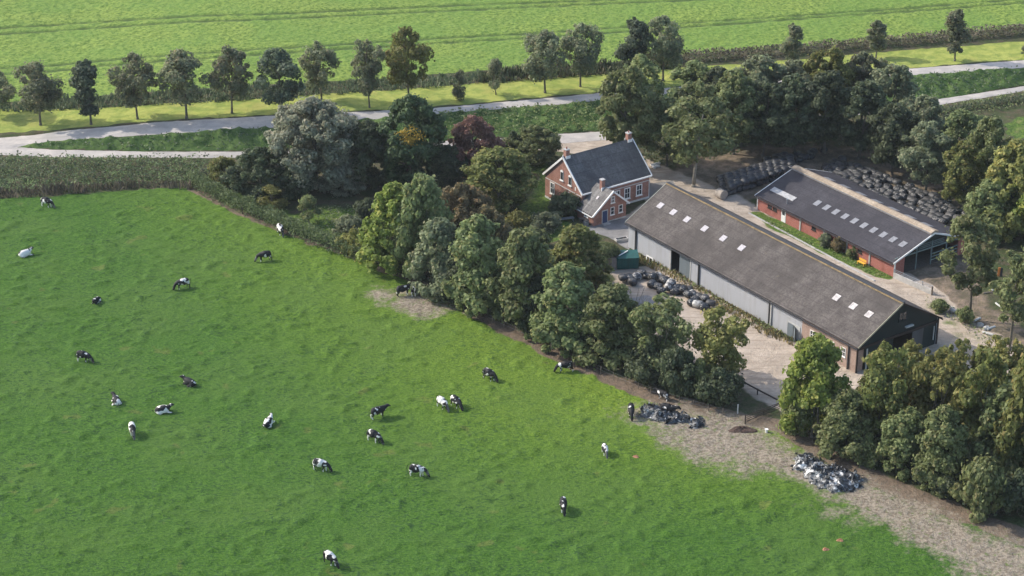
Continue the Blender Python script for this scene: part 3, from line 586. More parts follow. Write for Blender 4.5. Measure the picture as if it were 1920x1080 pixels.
scatter('garden_plants', [(590, 395), (700, 385), (715, 430), (690, 480), (620, 450), (590, 425)], 6, .3, 1.3, L['grey'], 'leaf', 15, 'blue grey plants in the garden bed inside the hedge')
scatter('yard_weeds', [(1200, 478), (1262, 505), (1345, 555), (1440, 612), (1500, 640), (1560, 668), (1500, 655), (1430, 628), (1340, 572), (1250, 518), (1190, 492)], 9, .22, .8, L['straw'], seed=16, label='dry and green weeds along the grey wall of the long barn')
scatter('yard_weeds', [(1200, 480), (1262, 507), (1345, 557), (1440, 614), (1500, 642), (1430, 622), (1340, 565), (1250, 512), (1190, 490)], 7, .34, .8, L['green'], 'leaf', 26, 'low green weeds in front of the grey wall of the long barn')
scatter('shed_grass', [(1412, 400), (1560, 468), (1672, 522), (1640, 518), (1530, 468), (1440, 423)], 5, .3, .35, L['green'], 'leaf', 27, 'rough grass tufts along the red shed')
scatter('shed_weeds', [(1500, 425), (1520, 422), (1590, 458), (1635, 490), (1620, 492), (1560, 465)], 10, .3, 1.5, L['grey'], 'leaf', 17, 'tall weeds against the red brick wall of the shed')
scatter('lane_weeds', [(1735, 560), (1775, 570), (1870, 640), (1850, 650), (1790, 605), (1735, 578)], 7, .3, .7, L['green'], 'leaf', 18, 'green weeds along the lane at the right of the shed')

# brown hedge by the crop field and the clipped-looking reed hedge along the pasture
def hedge(name, pts, wd, ht, m, dens, size, label, seed, kind='leaf'):
    W = GW(pts); rng = np.random.RandomState(seed); V = []
    for a, b in zip(W[:-1], W[1:]):
        e = b - a; ln = np.linalg.norm(e); e /= ln; nn = np.array([-e[1], e[0]]); k = int(ln * wd * dens); t = rng.rand(k) * ln; s_ = (rng.rand(k) - .5) * wd; z = rng.rand(k) ** .55
        q = a + e * t[:, None] + nn * (s_ * (1 - .35 * z))[:, None]; hh = ht * (.75 + .35 * vn(q[:, 0], q[:, 1], 1.8, seed)); zz = HT(q[:, 0], q[:, 1]) + z * hh
        if kind == 'leaf': V.append(cards(np.stack([q[:, 0], q[:, 1], zz], 1), rng.normal(size=(k, 3)) * .7 + [0, 0, .5], size, rng))
        else: V.append(cards(np.stack([q[:, 0], q[:, 1], zz], 1), rng.normal(size=(k, 3)) * [1, 1, .25], size, rng, .45))
    return tag(link(name, cardmesh(name, np.concatenate(V), m)), label, 'hedge')
hedge('hedge', [(1240, 120), (1360, 111), (1500, 101), (1640, 89), (1700, 84), (1800, 75), (1930, 64), (2050, 52)], 3.2, 2.2, L['reed'], 26, .4, 'long brownish hedge between the crop field and the yellow verge', 21)
hedge('hedge', [(358, 343), (372, 350), (400, 370), (452, 394), (500, 415), (545, 436), (600, 460), (650, 478), (705, 497)], 3.4, 2.5, L['hedge'], 60, .32, 'dense grey green hedge along the upper right side of the pasture', 22)
hedge('hedge', [(1700, 218), (1800, 209), (1925, 190)], 1.6, 1.3, L['scrub'], 30, .35, 'thin dark hedge below the side road at the right', 23)

# leafless saplings
for i, (px, py, ty) in enumerate([(1186, 622, 540), (1178, 615, 568), (1198, 620, 560)]):
    p = gp(px, py); mb = MB(); rnd = random.Random(i + 3); h = (py - ty) / 13.0 / .9
    for s_ in range(3):
        lx, ly = rnd.uniform(-1.2, 1.6), rnd.uniform(-.8, .8); mb.tube([(0, 0, -.1), (lx * .2, ly * .2, h * .35), (lx * .55, ly * .5, h * .7), (lx, ly, h)], .06, 5, .02)
        for j in range(4): t = .4 + j * .14; a = Vector((lx * t, ly * t, h * t)); mb.tube([a, a + Vector((rnd.uniform(-.8, .8), rnd.uniform(-.8, .8), .8))], .025, 4, .01)
    o = mb.build('sapling', BARK); o.location = p; tag(o, ['tallest leafless sapling beside the wrapped bale heap', 'left leafless sapling beside the wrapped bale heap', 'right leafless sapling beside the wrapped bale heap'][i], 'sapling', 'leafless saplings in the hedgerow')


# ---------------------------------------------------------------- building materials
def roofmat(name, c1, c2, lich, wave=5.0, axis=0, streak=.5, rough=.85):
    k = NT(name, rough, .2); v = k.co()
    f = k.ramp(k.noise(v, .55, 5, .65), .3, .7); g = k.ramp(k.noise(v, 3.5, 4, .7), .38, .66)
    c = k.mix(f, c1, c2); c = k.mix(k.math('MULTIPLY', g, .55), c, tuple(x * .55 for x in c1))
    s_ = k.noise(k.map(v, (2.2, .16, .16) if axis == 0 else (.16, 2.2, .16)), 1.0, 3, .6); c = k.mix(k.ramp(s_, .5, .72, 0, streak), c, tuple(min(1, x * 1.5) for x in c2))
    c = k.mix(k.ramp(k.noise(v, .9, 4, .7), .66, .74, 0, .6), c, lich)
    lp = k.n('TexWave', bands_direction='Y' if axis == 0 else 'X', wave_profile='SAW'); k.put(lp.inputs['Vector'], v); lp.inputs['Scale'].default_value = .26; lp.inputs['Distortion'].default_value = .15
    c = k.mix(k.ramp(lp.outputs['Fac'], .86, .97, 0, .35), c, tuple(x * .45 for x in c1))
    c = k.mix(k.ramp(k.noise(v, .16, 3, .6), .45, .62, 0, .55), c, tuple(x * .72 for x in c1))
    w_ = k.n('TexWave', bands_direction='X' if axis == 0 else 'Y'); k.put(w_.inputs['Vector'], v); w_.inputs['Scale'].default_value = wave
    k.bump(w_.outputs['Fac'], .5, .04); return k.out(c)
def brickmat(name, c, c2, mortar):
    k = NT(name, .9, .15); v = k.co(); b = k.n('TexBrick'); sx = k.n('SeparateXYZ'); k.put(sx.inputs[0], v); cb = k.n('CombineXYZ')
    k.put(cb.inputs[0], k.math('ADD', sx.outputs[0], sx.outputs[1])); k.put(cb.inputs[1], sx.outputs[2]); k.put(b.inputs['Vector'], cb.outputs[0])
    b.inputs['Scale'].default_value = 1; b.inputs['Brick Width'].default_value = .22; b.inputs['Row Height'].default_value = .075; b.inputs['Mortar Size'].default_value = .008
    for n_, q in (('Color1', c), ('Color2', c2), ('Mortar', mortar)): b.inputs[n_].default_value = q + (1,)
    o = k.mix(k.ramp(k.noise(v, .8, 5, .65), .45, .7, 0, .55), b.outputs[0], tuple(x * .5 for x in c)); o = k.mix(k.ramp(k.noise(v, 2.5, 3), .6, .72, 0, .35), o, mortar)
    return k.out(o)
def clad(name, c, dirt, wave=7.0, axis='X'):
    k = NT(name, .6, .3); v = k.co(); sx = k.n('SeparateXYZ'); k.put(sx.inputs[0], v)
    o = k.mix(k.ramp(k.noise(k.map(v, (1.4, 1.4, .18)), 1.2, 4, .6), .42, .75, 0, .6), c, dirt)
    o = k.mix(k.ramp(k.math('ADD', sx.outputs[2], k.math('MULTIPLY', k.noise(v, 1.5, 3), 1.2)), .2, 1.3, .55, 0), o, dirt)
    w_ = k.n('TexWave', bands_direction=axis); k.put(w_.inputs['Vector'], v); w_.inputs['Scale'].default_value = wave; k.bump(w_.outputs['Fac'], .4, .03); return k.out(o)
M = dict(
    barnroof=roofmat('fibre_cement_roof', (.092, .080, .073), (.155, .136, .123), (.21, .17, .11), streak=.18),
    shedroof=roofmat('dark_corrugated_roof', (.060, .056, .064), (.082, .078, .086), (.10, .09, .085), streak=.15),
    vent=roofmat('pale_ridge_sheet', (.36, .28, .20), (.50, .41, .31), (.25, .20, .14), wave=2.2),
    slate=roofmat('slate_roof', (.098, .097, .100), (.150, .150, .152), (.19, .115, .045), wave=9, axis=0, streak=.3),
    annexroof=roofmat('annex_tile_roof', (.16, .15, .145), (.26, .25, .235), (.22, .17, .10), wave=9, axis=1),
    brick=brickmat('house_brick', (.33, .150, .110), (.25, .110, .080), (.40, .30, .25)),
    brickred=brickmat('red_shed_brick', (.38, .125, .095), (.30, .10, .08), (.42, .24, .20)),
    bricktan=brickmat('tan_brick', (.36, .25, .20), (.30, .20, .16), (.42, .35, .30)),
    grey=clad('grey_cladding', (.43, .44, .465), (.35, .345, .34)), greydoor=clad('blue_grey_door', (.165, .195, .215), (.11, .12, .12), 9),
    dgreen=clad('dark_green_boards', (.012, .024, .024), (.016, .016, .015), 5, 'Y'), dbrown=simple('dark_brown_trim', (.045, .032, .026), .8, .3),
    dkgate=clad('weathered_grey_gate', (.10, .10, .105), (.06, .055, .05), 5, 'Y'),
    white=simple('white_paint', (.78, .77, .74), .55, .10, 2), offwhite=simple('pale_trim', (.50, .50, .48), .7, .2, 2), concrete=simple('concrete', (.42, .41, .39), .9, .25, 1.2, bump=.3),
    glass=simple('window_glass', (.025, .032, .038), .08, .2, 2, .8), skyl=simple('skylight_sheet', (.42, .395, .405), .45, .32, 5), skyd=simple('dull_skylight_sheet', (.24, .24, .25), .45, .3, 3),
    dark=simple('dark_interior', (.012, .012, .012), 1, .2), metal=simple('galvanised_metal', (.38, .40, .42), .4, .2, 3, metal=.6), gutter=simple('dark_gutter', (.045, .045, .048), .5, .2),
    blue=simple('blue_door_paint', (.035, .060, .14), .45, .15), slatw=simple('wood_slats', (.16, .20, .19), .8, .3), floor=simple('shed_floor', (.11, .095, .08), 1, .3),
    cgreen=clad('dark_green_container', (.010, .095, .085), (.02, .05, .045), 6), yellow=simple('yellow_paint', (.75, .42, .06), .5, .2), wood=simple('old_wood', (.20, .16, .12), .9, .35, 4), redm=simple('red_paint', (.28, .04, .04), .5, .3),
    rust=simple('orange_paint', (.60, .20, .05), .6, .3), strw=simple('hay', (.36, .28, .18), 1, .3, 6, bump=.8), pavers=simple('paving', (.40, .38, .36), .95, .2, 2))
def part(nm, mb, m, par, **kw): return mb.build(nm, M[m] if isinstance(m, str) else m, par, **kw)
def pipe_to(mb, x_, y_, z0, z1, w_=.09): mb.box(x_ - w_, y_ - w_, z0, x_ + w_, y_ + w_, z1)

# ---- the long barn
LB, WB, HB, RB = 50.0, 15.1, 4.1, 4.3
barn = empty('barn', (17.71, 295.68, 0), -.96); tag(barn, 'long grey barn with six white skylights and a dark green gable, nearest the pasture', 'barn')
OV = .45; half = WB / 2; sl_ = RB / half
def roof_pair(par, Lr, Wd, h, rise, ov, m, name='roof', th=.14, eov=.35):
    s_ = rise / (Wd / 2)
    for sg in (0, 1):
        y0 = -eov if sg == 0 else Wd + eov; z0 = h - eov * s_
        p = [(-ov, y0, z0 + th), (Lr + ov, y0, z0 + th), (Lr + ov, Wd / 2 + (.02 if sg == 0 else -.02) * 0, h + rise + th), (-ov, Wd / 2, h + rise + th)]
        part(name, MB().slab(p, th), m, par)
roof_pair(barn, LB, WB, HB, RB, OV, 'barnroof')
part('ridge_strip', MB().bar((-OV, half + .16, HB + RB + .20), (LB + OV, half + .16, HB + RB + .20), .42, .16), 'gutter', barn); part('ridge_strip', MB().bar((-OV, half - .14, HB + RB + .14), (LB + OV, half - .14, HB + RB + .14), .16, .14), simple('lichen_ridge', (.26, .19, .10), .9, .5, 1.2), barn)  # dark bar added for the dark back slope; the other is the lichened cap
def onroof(u, v, h, s_, du, dv, m, nm, par, th=.05, lift=.03):
    z = lambda q: h + q * s_ + .14 + lift
    return part(nm, MB().slab([(u, v, z(v) + th), (u + du, v, z(v) + th), (u + du, v + dv, z(v + dv) + th), (u, v + dv, z(v + dv) + th)], th), m, par)
for u in (1.8, 4.9, 8.15, 12.25, 16.5, 20.6, 40.65, 43.95, 47.05): onroof(u, 3.7, HB, sl_, .98, .9, 'skyl' if u < 40 else simple('streaked_skylight', (.50, .46, .44), .4, .45, 2.5), 'skylight', barn)
W1 = .2
part('wall', MB().box(0, 0, 0, 10.2, W1, HB - .02), 'grey', barn); part('wall', MB().box(16.8, 0, 0, 39.1, W1, HB - .02), 'grey', barn)
part('wall', MB().box(39.1, -.02, 0, LB, W1, HB - .03), 'bricktan', barn).__setitem__('label', 'tan brick end of the long wall')
part('wall', MB().box(0, WB - W1, 0, LB, WB, HB - .02), 'grey', barn)
part('gable_wall', MB().prism([(0, W1, 0), (0, WB - W1, 0), (0, WB - W1, HB), (0, half, HB + RB - .1), (0, W1, HB)], (.2, 0, 0)), 'grey', barn)
part('wall', MB().box(14.9, 0, 0, 16.8, W1, HB - .02), 'grey', barn); part('lintel', MB().box(10.2, .01, 3.5, 14.9, W1, HB - .02), 'gutter', barn)
part('sliding_door', MB().box(11.9, .28, .05, 14.75, .36, 3.5), 'greydoor', barn); part('door_frame', MB().box(10.1, -.06, 0, 10.25, .03, 3.7).box(14.75, -.06, 0, 14.92, .03, 3.7), 'offwhite', barn)
part('floor', MB().box(.3, .25, .02, LB - .1, WB - .3, .06), 'floor', barn)
d = part('side_door', MB().box(36.3, -.16, .05, 37.5, -.08, 2.05), 'greydoor', barn); part('side_door', MB().quad([(37.55, -.1, .05), (38.5, -.75, .05), (38.5, -.75, 2.0), (37.55, -.1, 2.0)]).quad([(37.55, -.04, .05), (38.5, -.69, .05), (38.5, -.69, 2.0), (37.55, -.04, 2.0)]), 'greydoor', barn)
part('door_frame', MB().box(36.15, -.07, 0, 36.28, .0, 2.2).box(38.6, -.07, 0, 38.75, .0, 2.2).box(36.15, -.06, 2.1, 38.75, .0, 2.25).box(37.52, -.03, 0, 38.58, -.005, 2.1), 'offwhite', barn)
for u in (1.9, 16.8, 32.4, 48.5): mb = MB(); pipe_to(mb, u, -.12, 0, HB - .3, .10); part('downpipe', mb, 'gutter', barn)
mb = MB(); pipe_to(mb, 32.75, -.1, 0, HB - .3, .09); part('downpipe', mb, 'offwhite', barn)
part('gutter', MB().box(-OV, -.56, HB - .34, LB + OV, -.38, HB - .20), 'gutter', barn)
part('gutter', MB().box(-OV, WB + .38, HB - .34, LB + OV, WB + .56, HB - .20), 'gutter', barn)
def window(par, u, z, w_, h, face='v', at=0.0, sgn=-1, fr='white', bars=(1, 1), fw=.09):
    # face 'v': wall with v = at looking towards sgn; face 'u': wall with u = at
    mb = MB(); pn = MB()
    def bx(m_, a0, z0, a1, z1, d0, d1):
        lo, hi = sorted((at + sgn * d0, at + sgn * d1))
        m_.box(a0, lo, z0, a1, hi, z1) if face == 'v' else m_.box(lo, a0, z0, hi, a1, z1)
    bx(mb, u, z, u + fw, z + h, -.02, .07); bx(mb, u + w_ - fw, z, u + w_, z + h, -.02, .07); bx(mb, u + fw, z, u + w_ - fw, z + fw, -.02, .07); bx(mb, u + fw, z + h - fw, u + w_ - fw, z + h, -.02, .07)
    for i in range(bars[0]): c_ = u + w_ * (i + 1) / (bars[0] + 1); bx(mb, c_ - .03, z + fw, c_ + .03, z + h - fw, -.02, .06)
    for i in range(bars[1]): c_ = z + h * (i + 1) / (bars[1] + 1); bx(mb, u + fw, c_ - .03, u + w_ - fw, c_ + .03, -.02, .055)
    bx(pn, u + fw, z + fw, u + w_ - fw, z + h - fw, -.02, .025)
    f = part('window', mb, fr, par); part('pane', pn, 'glass', f); s2 = MB(); bx(s2, u - .08, z - .1, u + w_ + .08, z - .002, 0, .13); part('sill', s2, fr, f)
    return f
for u in (40.8, 44.6, 46.9): window(barn, u, 1.45, 1.0, 1.35, at=-.02)
# gable with the big doorway
ge = LB
part('gable_wall', MB().box(ge - .2, W1, 0, ge, 1.2, 3.5), 'bricktan', barn).__setitem__('label', 'narrow brick pier beside the gable door')
part('gable_wall', MB().box(ge - .2, 13.4, 0, ge, WB - W1, 3.5), 'dgreen', barn)
part('gable_wall', MB().prism([(ge - .2, W1, 3.5), (ge - .2, WB - W1, 3.5), (ge - .2, WB - W1, HB), (ge - .2, half, HB + RB - .1), (ge - .2, W1, HB)], (.2, 0, 0)), 'dgreen', barn)
part('door_beam', MB().box(ge, .1, 3.35, ge + .12, WB - .1, 3.75), 'dbrown', barn)
part('barn_door', MB().box(ge + .02, 1.3, .1, ge + .10, 6.6, 3.34), 'dgreen', barn); part('barn_door', MB().box(ge + .02, 10.2, .1, ge + .11, 12.3, 3.30), 'dkgate', barn); part('barn_door', MB().box(ge + .03, 12.35, .1, ge + .09, 13.4, 3.3), 'dgreen', barn)
part('bargeboard', MB().slab([(ge + OV - .02, -.4, HB + .0), (ge + OV + .05, -.4, HB + .0), (ge + OV + .05, half, HB + RB + .22), (ge + OV - .02, half, HB + RB + .22)], .25), simple('pale_barge', (.42, .38, .26), .8, .3), barn)
part('bargeboard', MB().slab([(ge + OV - .02, WB + .4, HB + .0), (ge + OV + .05, WB + .4, HB + .0), (ge + OV + .05, half, HB + RB + .22), (ge + OV - .02, half, HB + RB + .22)], .25), 'dbrown', barn)
part('bargeboard', MB().slab([(-OV - .05, -.4, HB + .0), (-OV + .02, -.4, HB + .0), (-OV + .02, half, HB + RB + .22), (-OV - .05, half, HB + RB + .22)], .25), simple('pale_barge2', (.45, .43, .36), .8, .3), barn)
part('corner_post', MB().box(ge, -.12, 0, ge + .14, .12, HB - .1), 'dbrown', barn); part('corner_post', MB().box(ge, WB - .12, 0, ge + .14, WB + .12, HB - .1), 'dbrown', barn)
part('door_rail', MB().box(ge + .12, 1.6, .1, ge + .18, 1.85, 3.2), 'offwhite', barn); mb = MB(); pipe_to(mb, ge + .16, 14.3, .9, 3.0, .06); part('downpipe', mb, 'offwhite', barn)
part('hoist_light', MB().box(ge, 8.7, 4.35, ge + .35, 10.1, 4.55), 'offwhite', barn)
window(barn, 7.4, 5.6, 1.5, 1.3, 'u', ge, 1, 'dgreen')

# ---- the red brick shed
LS, WS, HS, RS = 30.5, 15.4, 2.5, 2.7
shed = empty('shed', (38.89, 309.97, 0), -.962); tag(shed, 'low red brick cattle shed with dark roof and pale raised ridge', 'shed'); hs = WS / 2; ss = RS / hs
roof_pair(shed, LS, WS, HS, RS, .3, 'shedroof', eov=.45)
part('ridge_vent', MB().prism([(-.3, hs - .75, HS + RS - .08), (-.3, hs + .75, HS + RS - .08), (-.3, hs + .75, HS + RS + .25), (-.3, hs, HS + RS + .5), (-.3, hs - .75, HS + RS + .25)], (LS + .6, 0, 0)), 'vent', shed)
part('ridge_vent_flap', MB().box(-.25, hs - .80, HS + RS + .0, LS + .25, hs - .752, HS + RS + .17), 'skyd', shed)
for i in range(10): onroof(9.55 + i * 2.08, 2.7, HS, ss, .95, 1.15, 'skyd', 'skylight', shed)
o = onroof(.9, 1.55, HS, ss, 5.3, .95, simple('pale_roof_patch', (.40, .39, .38), .6, .3), 'roof_patch', shed)
for i in range(7): 
    u = 4 + i * 3.6; z_ = lambda q: HS + (WS - q) * ss + .19
    part('skylight', MB().slab([(u, 10.0, z_(10.0)), (u + 1.8, 10.0, z_(10.0)), (u + 1.8, 11.0, z_(11.0)), (u, 11.0, z_(11.0))], .05), 'skyd', shed)
mb = MB().tube([(5.9, .75, HS + .2), (5.9, .75, HS + 1.1)], .10, 8).tube([(5.9, .75, HS + 1.1), (5.9, .75, HS + 1.2)], .16, 8); part('roof_pipe', mb, 'metal', shed)
part('wall', MB().box(.12, 0, 0, LS, .22, HS), 'brickred', shed); part('wall', MB().box(0, WS - .22, 0, LS, WS, HS), 'brickred', shed)
part('gable_wall', MB().prism([(0, .0, 0), (0, WS - .22, 0), (0, WS - .22, HS), (0, hs, HS + RS - .06), (0, .0, HS)], (.115, 0, 0)), 'brickred', shed)
for u in (10.0, 15.4, 20.45, 25.4): part('pilaster', MB().box(u - .14, -.1, 0, u + .14, 0, HS - .1), 'concrete', shed)
for u in (2.4, 3.6, 12.6, 18.0, 22.8): window(shed, u, 1.2, .9, .55, at=0, fr='dbrown', bars=(1, 0))
dd = part('door', MB().box(5.6, -.05, .05, 6.6, .02, 2.15), 'white', shed); part('door_pane', MB().box(5.8, -.08, 1.25, 6.4, -.052, 1.95), 'glass', dd)
part('gutter', MB().box(-.3, -.62, HS - .30, LS + .3, -.46, HS - .17), 'gutter', shed)
for u0, nm in ((-.3, 'white'), (LS + .3, 'white')):
    for sg in (0, 1):
        y0 = -.5 if sg == 0 else WS + .5; z0 = HS - .5 * ss + .17
        part('bargeboard', MB().slab([(u0 - .05, y0, z0), (u0 + .06, y0, z0), (u0 + .06, hs, HS + RS + .17), (u0 - .05, hs, HS + RS + .17)], .26), nm, shed)
part('corner_post', MB().box(LS, -.02, 0, LS + .16, .16, HS - .05), 'white', shed); part('corner_post', MB().box(-.14, -.08, 0, -.005, .10, HS - .05), 'white', shed)
part('gable_wall', MB().box(LS - .22, .22, 0, LS, 2.1, HS + .3), 'brickred', shed); part('gable_wall', MB().box(LS - .22, WS - 2.1, 0, LS, WS - .22, HS + .3), 'brickred', shed)
part('gable_boards', MB().prism([(LS - .15, 4.4, HS + 1.45), (LS - .15, WS - 4.4, HS + 1.45), (LS - .15, hs, HS + RS - .1)], (.12, 0, 0)), 'dgreen', shed)
mb = MB(); mb.bar((LS - .1, .2, HS + .32), (LS - .1, WS - .2, HS + .32), .16, .2)
for v in (4.6, 7.7, 10.8): mb.bar((LS - .1, v, 0), (LS - .1, v, HS + 1.5), .16)
mb.bar((LS - .1, 1.0, HS + .4), (LS - .1, hs, HS + RS - .2), .14, .18); mb.bar((LS - .1, WS - 1.0, HS + .4), (LS - .1, hs, HS + RS - .2), .14, .18); part('steel_frame', mb, 'slatw', shed)
mb = MB()
for z in (.7, 1.2, 1.7): mb.bar((LS - .12, 7.7, z), (LS - .12, WS - 2.1, z), .07, .14)
for i in range(3): mb.bar((LS - .14, 5.0, HS + .65 + i * .28), (LS - .14, 10.4, HS + .65 + i * .28), .05, .12)
part('cladding_rails', mb, 'slatw', shed)
part('floor', MB().box(.3, .3, .02, LS - .1, WS - .3, .06), 'floor', shed)

# ---- the farmhouse
LH, WH, HH, RH = 13.4, 9.85, 4.2, 4.3
house = empty('farmhouse', (10.95, 306.94, 0), .61); tag(house, 'red brick farmhouse with steep slate roof, white trim and a lower annex', 'house'); hh = WH / 2; sh = RH / hh
roof_pair(house, LH, WH, HH, RH, .18, 'slate', eov=.35, th=.12)
part('wall', MB().box(.2, 0, 0, LH - .2, .25, HH), 'brick', house); part('wall', MB().box(.2, WH - .25, 0, LH - .2, WH, HH), 'brick', house)
for u0 in (0, LH - .198): part('gable_wall', MB().prism([(u0, .0, 0), (u0, WH, 0), (u0, WH, HH), (u0, hh, HH + RH - .05), (u0, .0, HH)], (.198, 0, 0)), 'brick', house)
for u0 in (-.2, LH + .2):
    for sg in (0, 1):
        y0 = -.45 if sg == 0 else WH + .45; z0 = HH - .45 * sh + .17
        part('bargeboard', MB().slab([(u0 - .07, y0, z0), (u0 + .10, y0, z0), (u0 + .10, hh, HH + RH + .18), (u0 - .07, hh, HH + RH + .18)], .30), 'white', house)
part('gutter', MB().box(-.1, -.50, HH - .36, LH + .1, -.34, HH - .14), 'white', house); part('gutter', MB().box(-.1, WH + .34, HH - .36, LH + .1, WH + .50, HH - .14), 'white', house)
part('string_course', MB().box(5.9, -.04, 3.02, LH, -.002, 3.16), 'offwhite', house); part('string_course', MB().box(-.04, .1, 3.35, -.002, WH - .1, 3.48), 'offwhite', house)
part('plinth', MB().box(5.8, -.05, 0, LH + .04, -.003, .32), 'offwhite', house); part('plinth', MB().box(-.05, 0, 0, -.003, WH, .3), 'offwhite', house)
part('corner_post', MB().box(LH - .12, -.06, .33, LH + .02, -.006, 3.0), 'offwhite', house)
for u0 in (.55, LH - .55):
    c_ = part('chimney', MB().box(u0 - .35, hh - .35, HH + RH - .5, u0 + .35, hh + .35, HH + RH + 1.15), 'brick', house)
    part('chimney_cap', MB().box(u0 - .42, hh - .42, HH + RH + 1.155, u0 + .42, hh + .42, HH + RH + 1.28), 'concrete', c_)
    part('flashing', MB().box(u0 - .44, hh - .46, HH + RH - .25, u0 + .44, hh - .36, HH + RH + .22).box(u0 - .44, hh + .36, HH + RH - .25, u0 + .44, hh + .46, HH + RH + .22), 'white', c_)
    part('chimney_pot', MB().tube([(u0, hh, HH + RH + 1.26), (u0, hh, HH + RH + 1.6)], .12, 8), 'brick', c_)
def arched(v0, w_, z0, h):
    pts = [(-.08, v0, z0), (-.08, v0 + w_, z0)] + [(-.08, v0 + w_ / 2 + w_ / 2 * math.cos(a), z0 + h - w_ / 2 + w_ / 2 * math.sin(a)) for a in [i * math.pi / 8 for i in range(9)]]
    f = part('arched_window', MB().prism(pts, (.075, 0, 0)), 'offwhite', house)
    q = [(-.10, v0 + w_ / 2 + (p[1] - v0 - w_ / 2) * .72, z0 + .12 + (p[2] - z0) * .86) for p in pts]; part('pane', MB().prism(q, (.018, 0, 0)), 'glass', f)
    part('sill', MB().box(-.2, v0 - .1, z0 - .16, -.003, v0 + w_ + .1, z0 - .002), 'white', f)
    part('arch_trim', MB().prism([(-.13, v0 + w_ / 2 + w_ / 2 * math.cos(a) * 1.05, z0 + h - w_ / 2 + w_ / 2 * math.sin(a)) for a in [i * math.pi / 8 for i in range(9)]], (.028, 0, 0)), 'white', f)
arched(4.9, .75, 4.5, 1.75); arched(2.75, .75, 4.35, 1.75)
part('vent_slit', MB().box(-.03, 1.65, 3.9, -.003, 1.85, 4.5), 'white', house)
window(house, 7.3, 1.2, 1.15, 2.0, 'u', 0, -1, bars=(1, 1), fw=.14)
window(house, 1.2, .9, 2.0, 2.2, 'u', 0, -1, bars=(2, 1), fw=.16); part('shutter', MB().box(-.07, 3.24, .9, -.003, 3.62, 3.1), 'white', house); part('shutter', MB().box(-.07, .75, .9, -.003, 1.14, 3.1), 'white', house)
for u in (8.35, 10.75): window(house, u, .95, 1.2, 1.9, bars=(1, 1), fw=.15)
window(house, 6.4, .95, 1.1, 1.9, bars=(1, 1), fw=.12)
# annex (part of the same building)
AX0, AX1, AV, AP, AZ = -.7, 5.7, -3.95, 2.9, 5.1; el, er = 2.1, 2.75
part('annex_wall', MB().prism([(AX0, AV, 0), (AX1, AV, 0), (AX1, AV, er - .05), (AP, AV, AZ - .05), (AX0, AV, el - .05)], (0, .2, 0)), 'brick', house)
part('annex_wall', MB().box(AX0, AV + .2, 0, AX0 + .2, -.01 + .3, el), 'brick', house); part('annex_wall', MB().box(AX1 - .2, AV + .2, 0, AX1, -.01, er), 'brick', house)
part('annex_wall', MB().box(AX0 + .2, .1, 0, -.01, .3, el), 'brick', house)
sL = (AZ - el) / (AP - AX0); sR = (AZ - er) / (AX1 - AP)
part('annex_roof', MB().slab([(AX0 - .35, AV - .3, el - .35 * sL + .1), (AP, AV - .3, AZ + .1), (AP, .0, AZ + .1), (AX0 - .35, .4, el - .35 * sL + .1)], .1), 'annexroof', house)
part('annex_roof', MB().slab([(AX1 + .4, AV - .3, er - .4 * sR + .1), (AP, AV - .3, AZ + .1), (AP, .0, AZ + .1), (AX1 + .4, -.02, er - .4 * sR + .1)], .1), 'annexroof', house)
part('bargeboard', MB().slab([(AX0 - .5, AV - .42, el - .5 * sL + .17), (AX0 - .5, AV - .24, el - .5 * sL + .17), (AP, AV - .24, AZ + .19), (AP, AV - .42, AZ + .19)], .26), 'white', house)
part('bargeboard', MB().slab([(AX1 + .5, AV - .42, er - .5 * sR + .17), (AX1 + .5, AV - .24, er - .5 * sR + .17), (AP, AV - .24, AZ + .19), (AP, AV - .42, AZ + .19)], .26), 'white', house)
part('bargeboard', MB().slab([(AX0 - .45, .4, el - .45 * sL + .16), (AX0 - .45, .52, el - .45 * sL + .16), (.0, .52, el + .7 * sL + .16), (.0, .4, el + .7 * sL + .16)], .2), 'white', house)
part('gutter', MB().box(AX0 - .50, AV - .2, el - .5 * sL - .05, AX0 - .36, .38, el - .5 * sL + .08), 'white', house)
c_ = part('chimney', MB().box(2.35, -2.0, 4.2, 2.95, -1.4, 6.3), 'brick', house); part('chimney_cap', MB().box(2.28, -2.07, 6.305, 3.02, -1.33, 6.42), 'concrete', c_)
part('flashing', MB().box(2.2, -2.16, 4.35, 3.1, -2.01, 5.12), 'white', c_)
part('roof_window', MB().slab([(1.0, -2.6, 2.1 + 1.7 * sL + .19), (1.45, -2.6, 2.1 + 2.15 * sL + .19), (1.45, -2.2, 2.1 + 2.15 * sL + .19), (1.0, -2.2, 2.1 + 1.7 * sL + .19)], .05), 'skyl', house)
dr = part('door', MB().box(1.05, AV - .06, .12, 1.95, AV - .003, 2.1), 'blue', house); part('door_frame', MB().box(.93, AV - .07, .12, 1.04, AV - .004, 2.25).box(1.96, AV - .07, .12, 2.07, AV - .004, 2.25).box(1.04, AV - .07, 2.11, 1.96, AV - .004, 2.25), 'offwhite', dr)
window(house, 2.6, 1.1, .75, 1.3, at=AV, bars=(0, 1)); window(house, 4.2, 1.1, .8, 1.3, at=AV, bars=(0, 1)); window(house, 2.65, 3.1, .75, 1.1, at=AV, bars=(1, 1))
window(house, -2.6, 1.0, .9, .8, 'u', AX0, -1, bars=(1, 0)); part('plinth', MB().box(2.1, AV - .05, 0, AX1 + .03, AV - .003, .25), 'offwhite', house)
part('doorstep', MB().box(.9, AV - .8, 0, 2.1, AV - .08, .12), 'concrete', house)

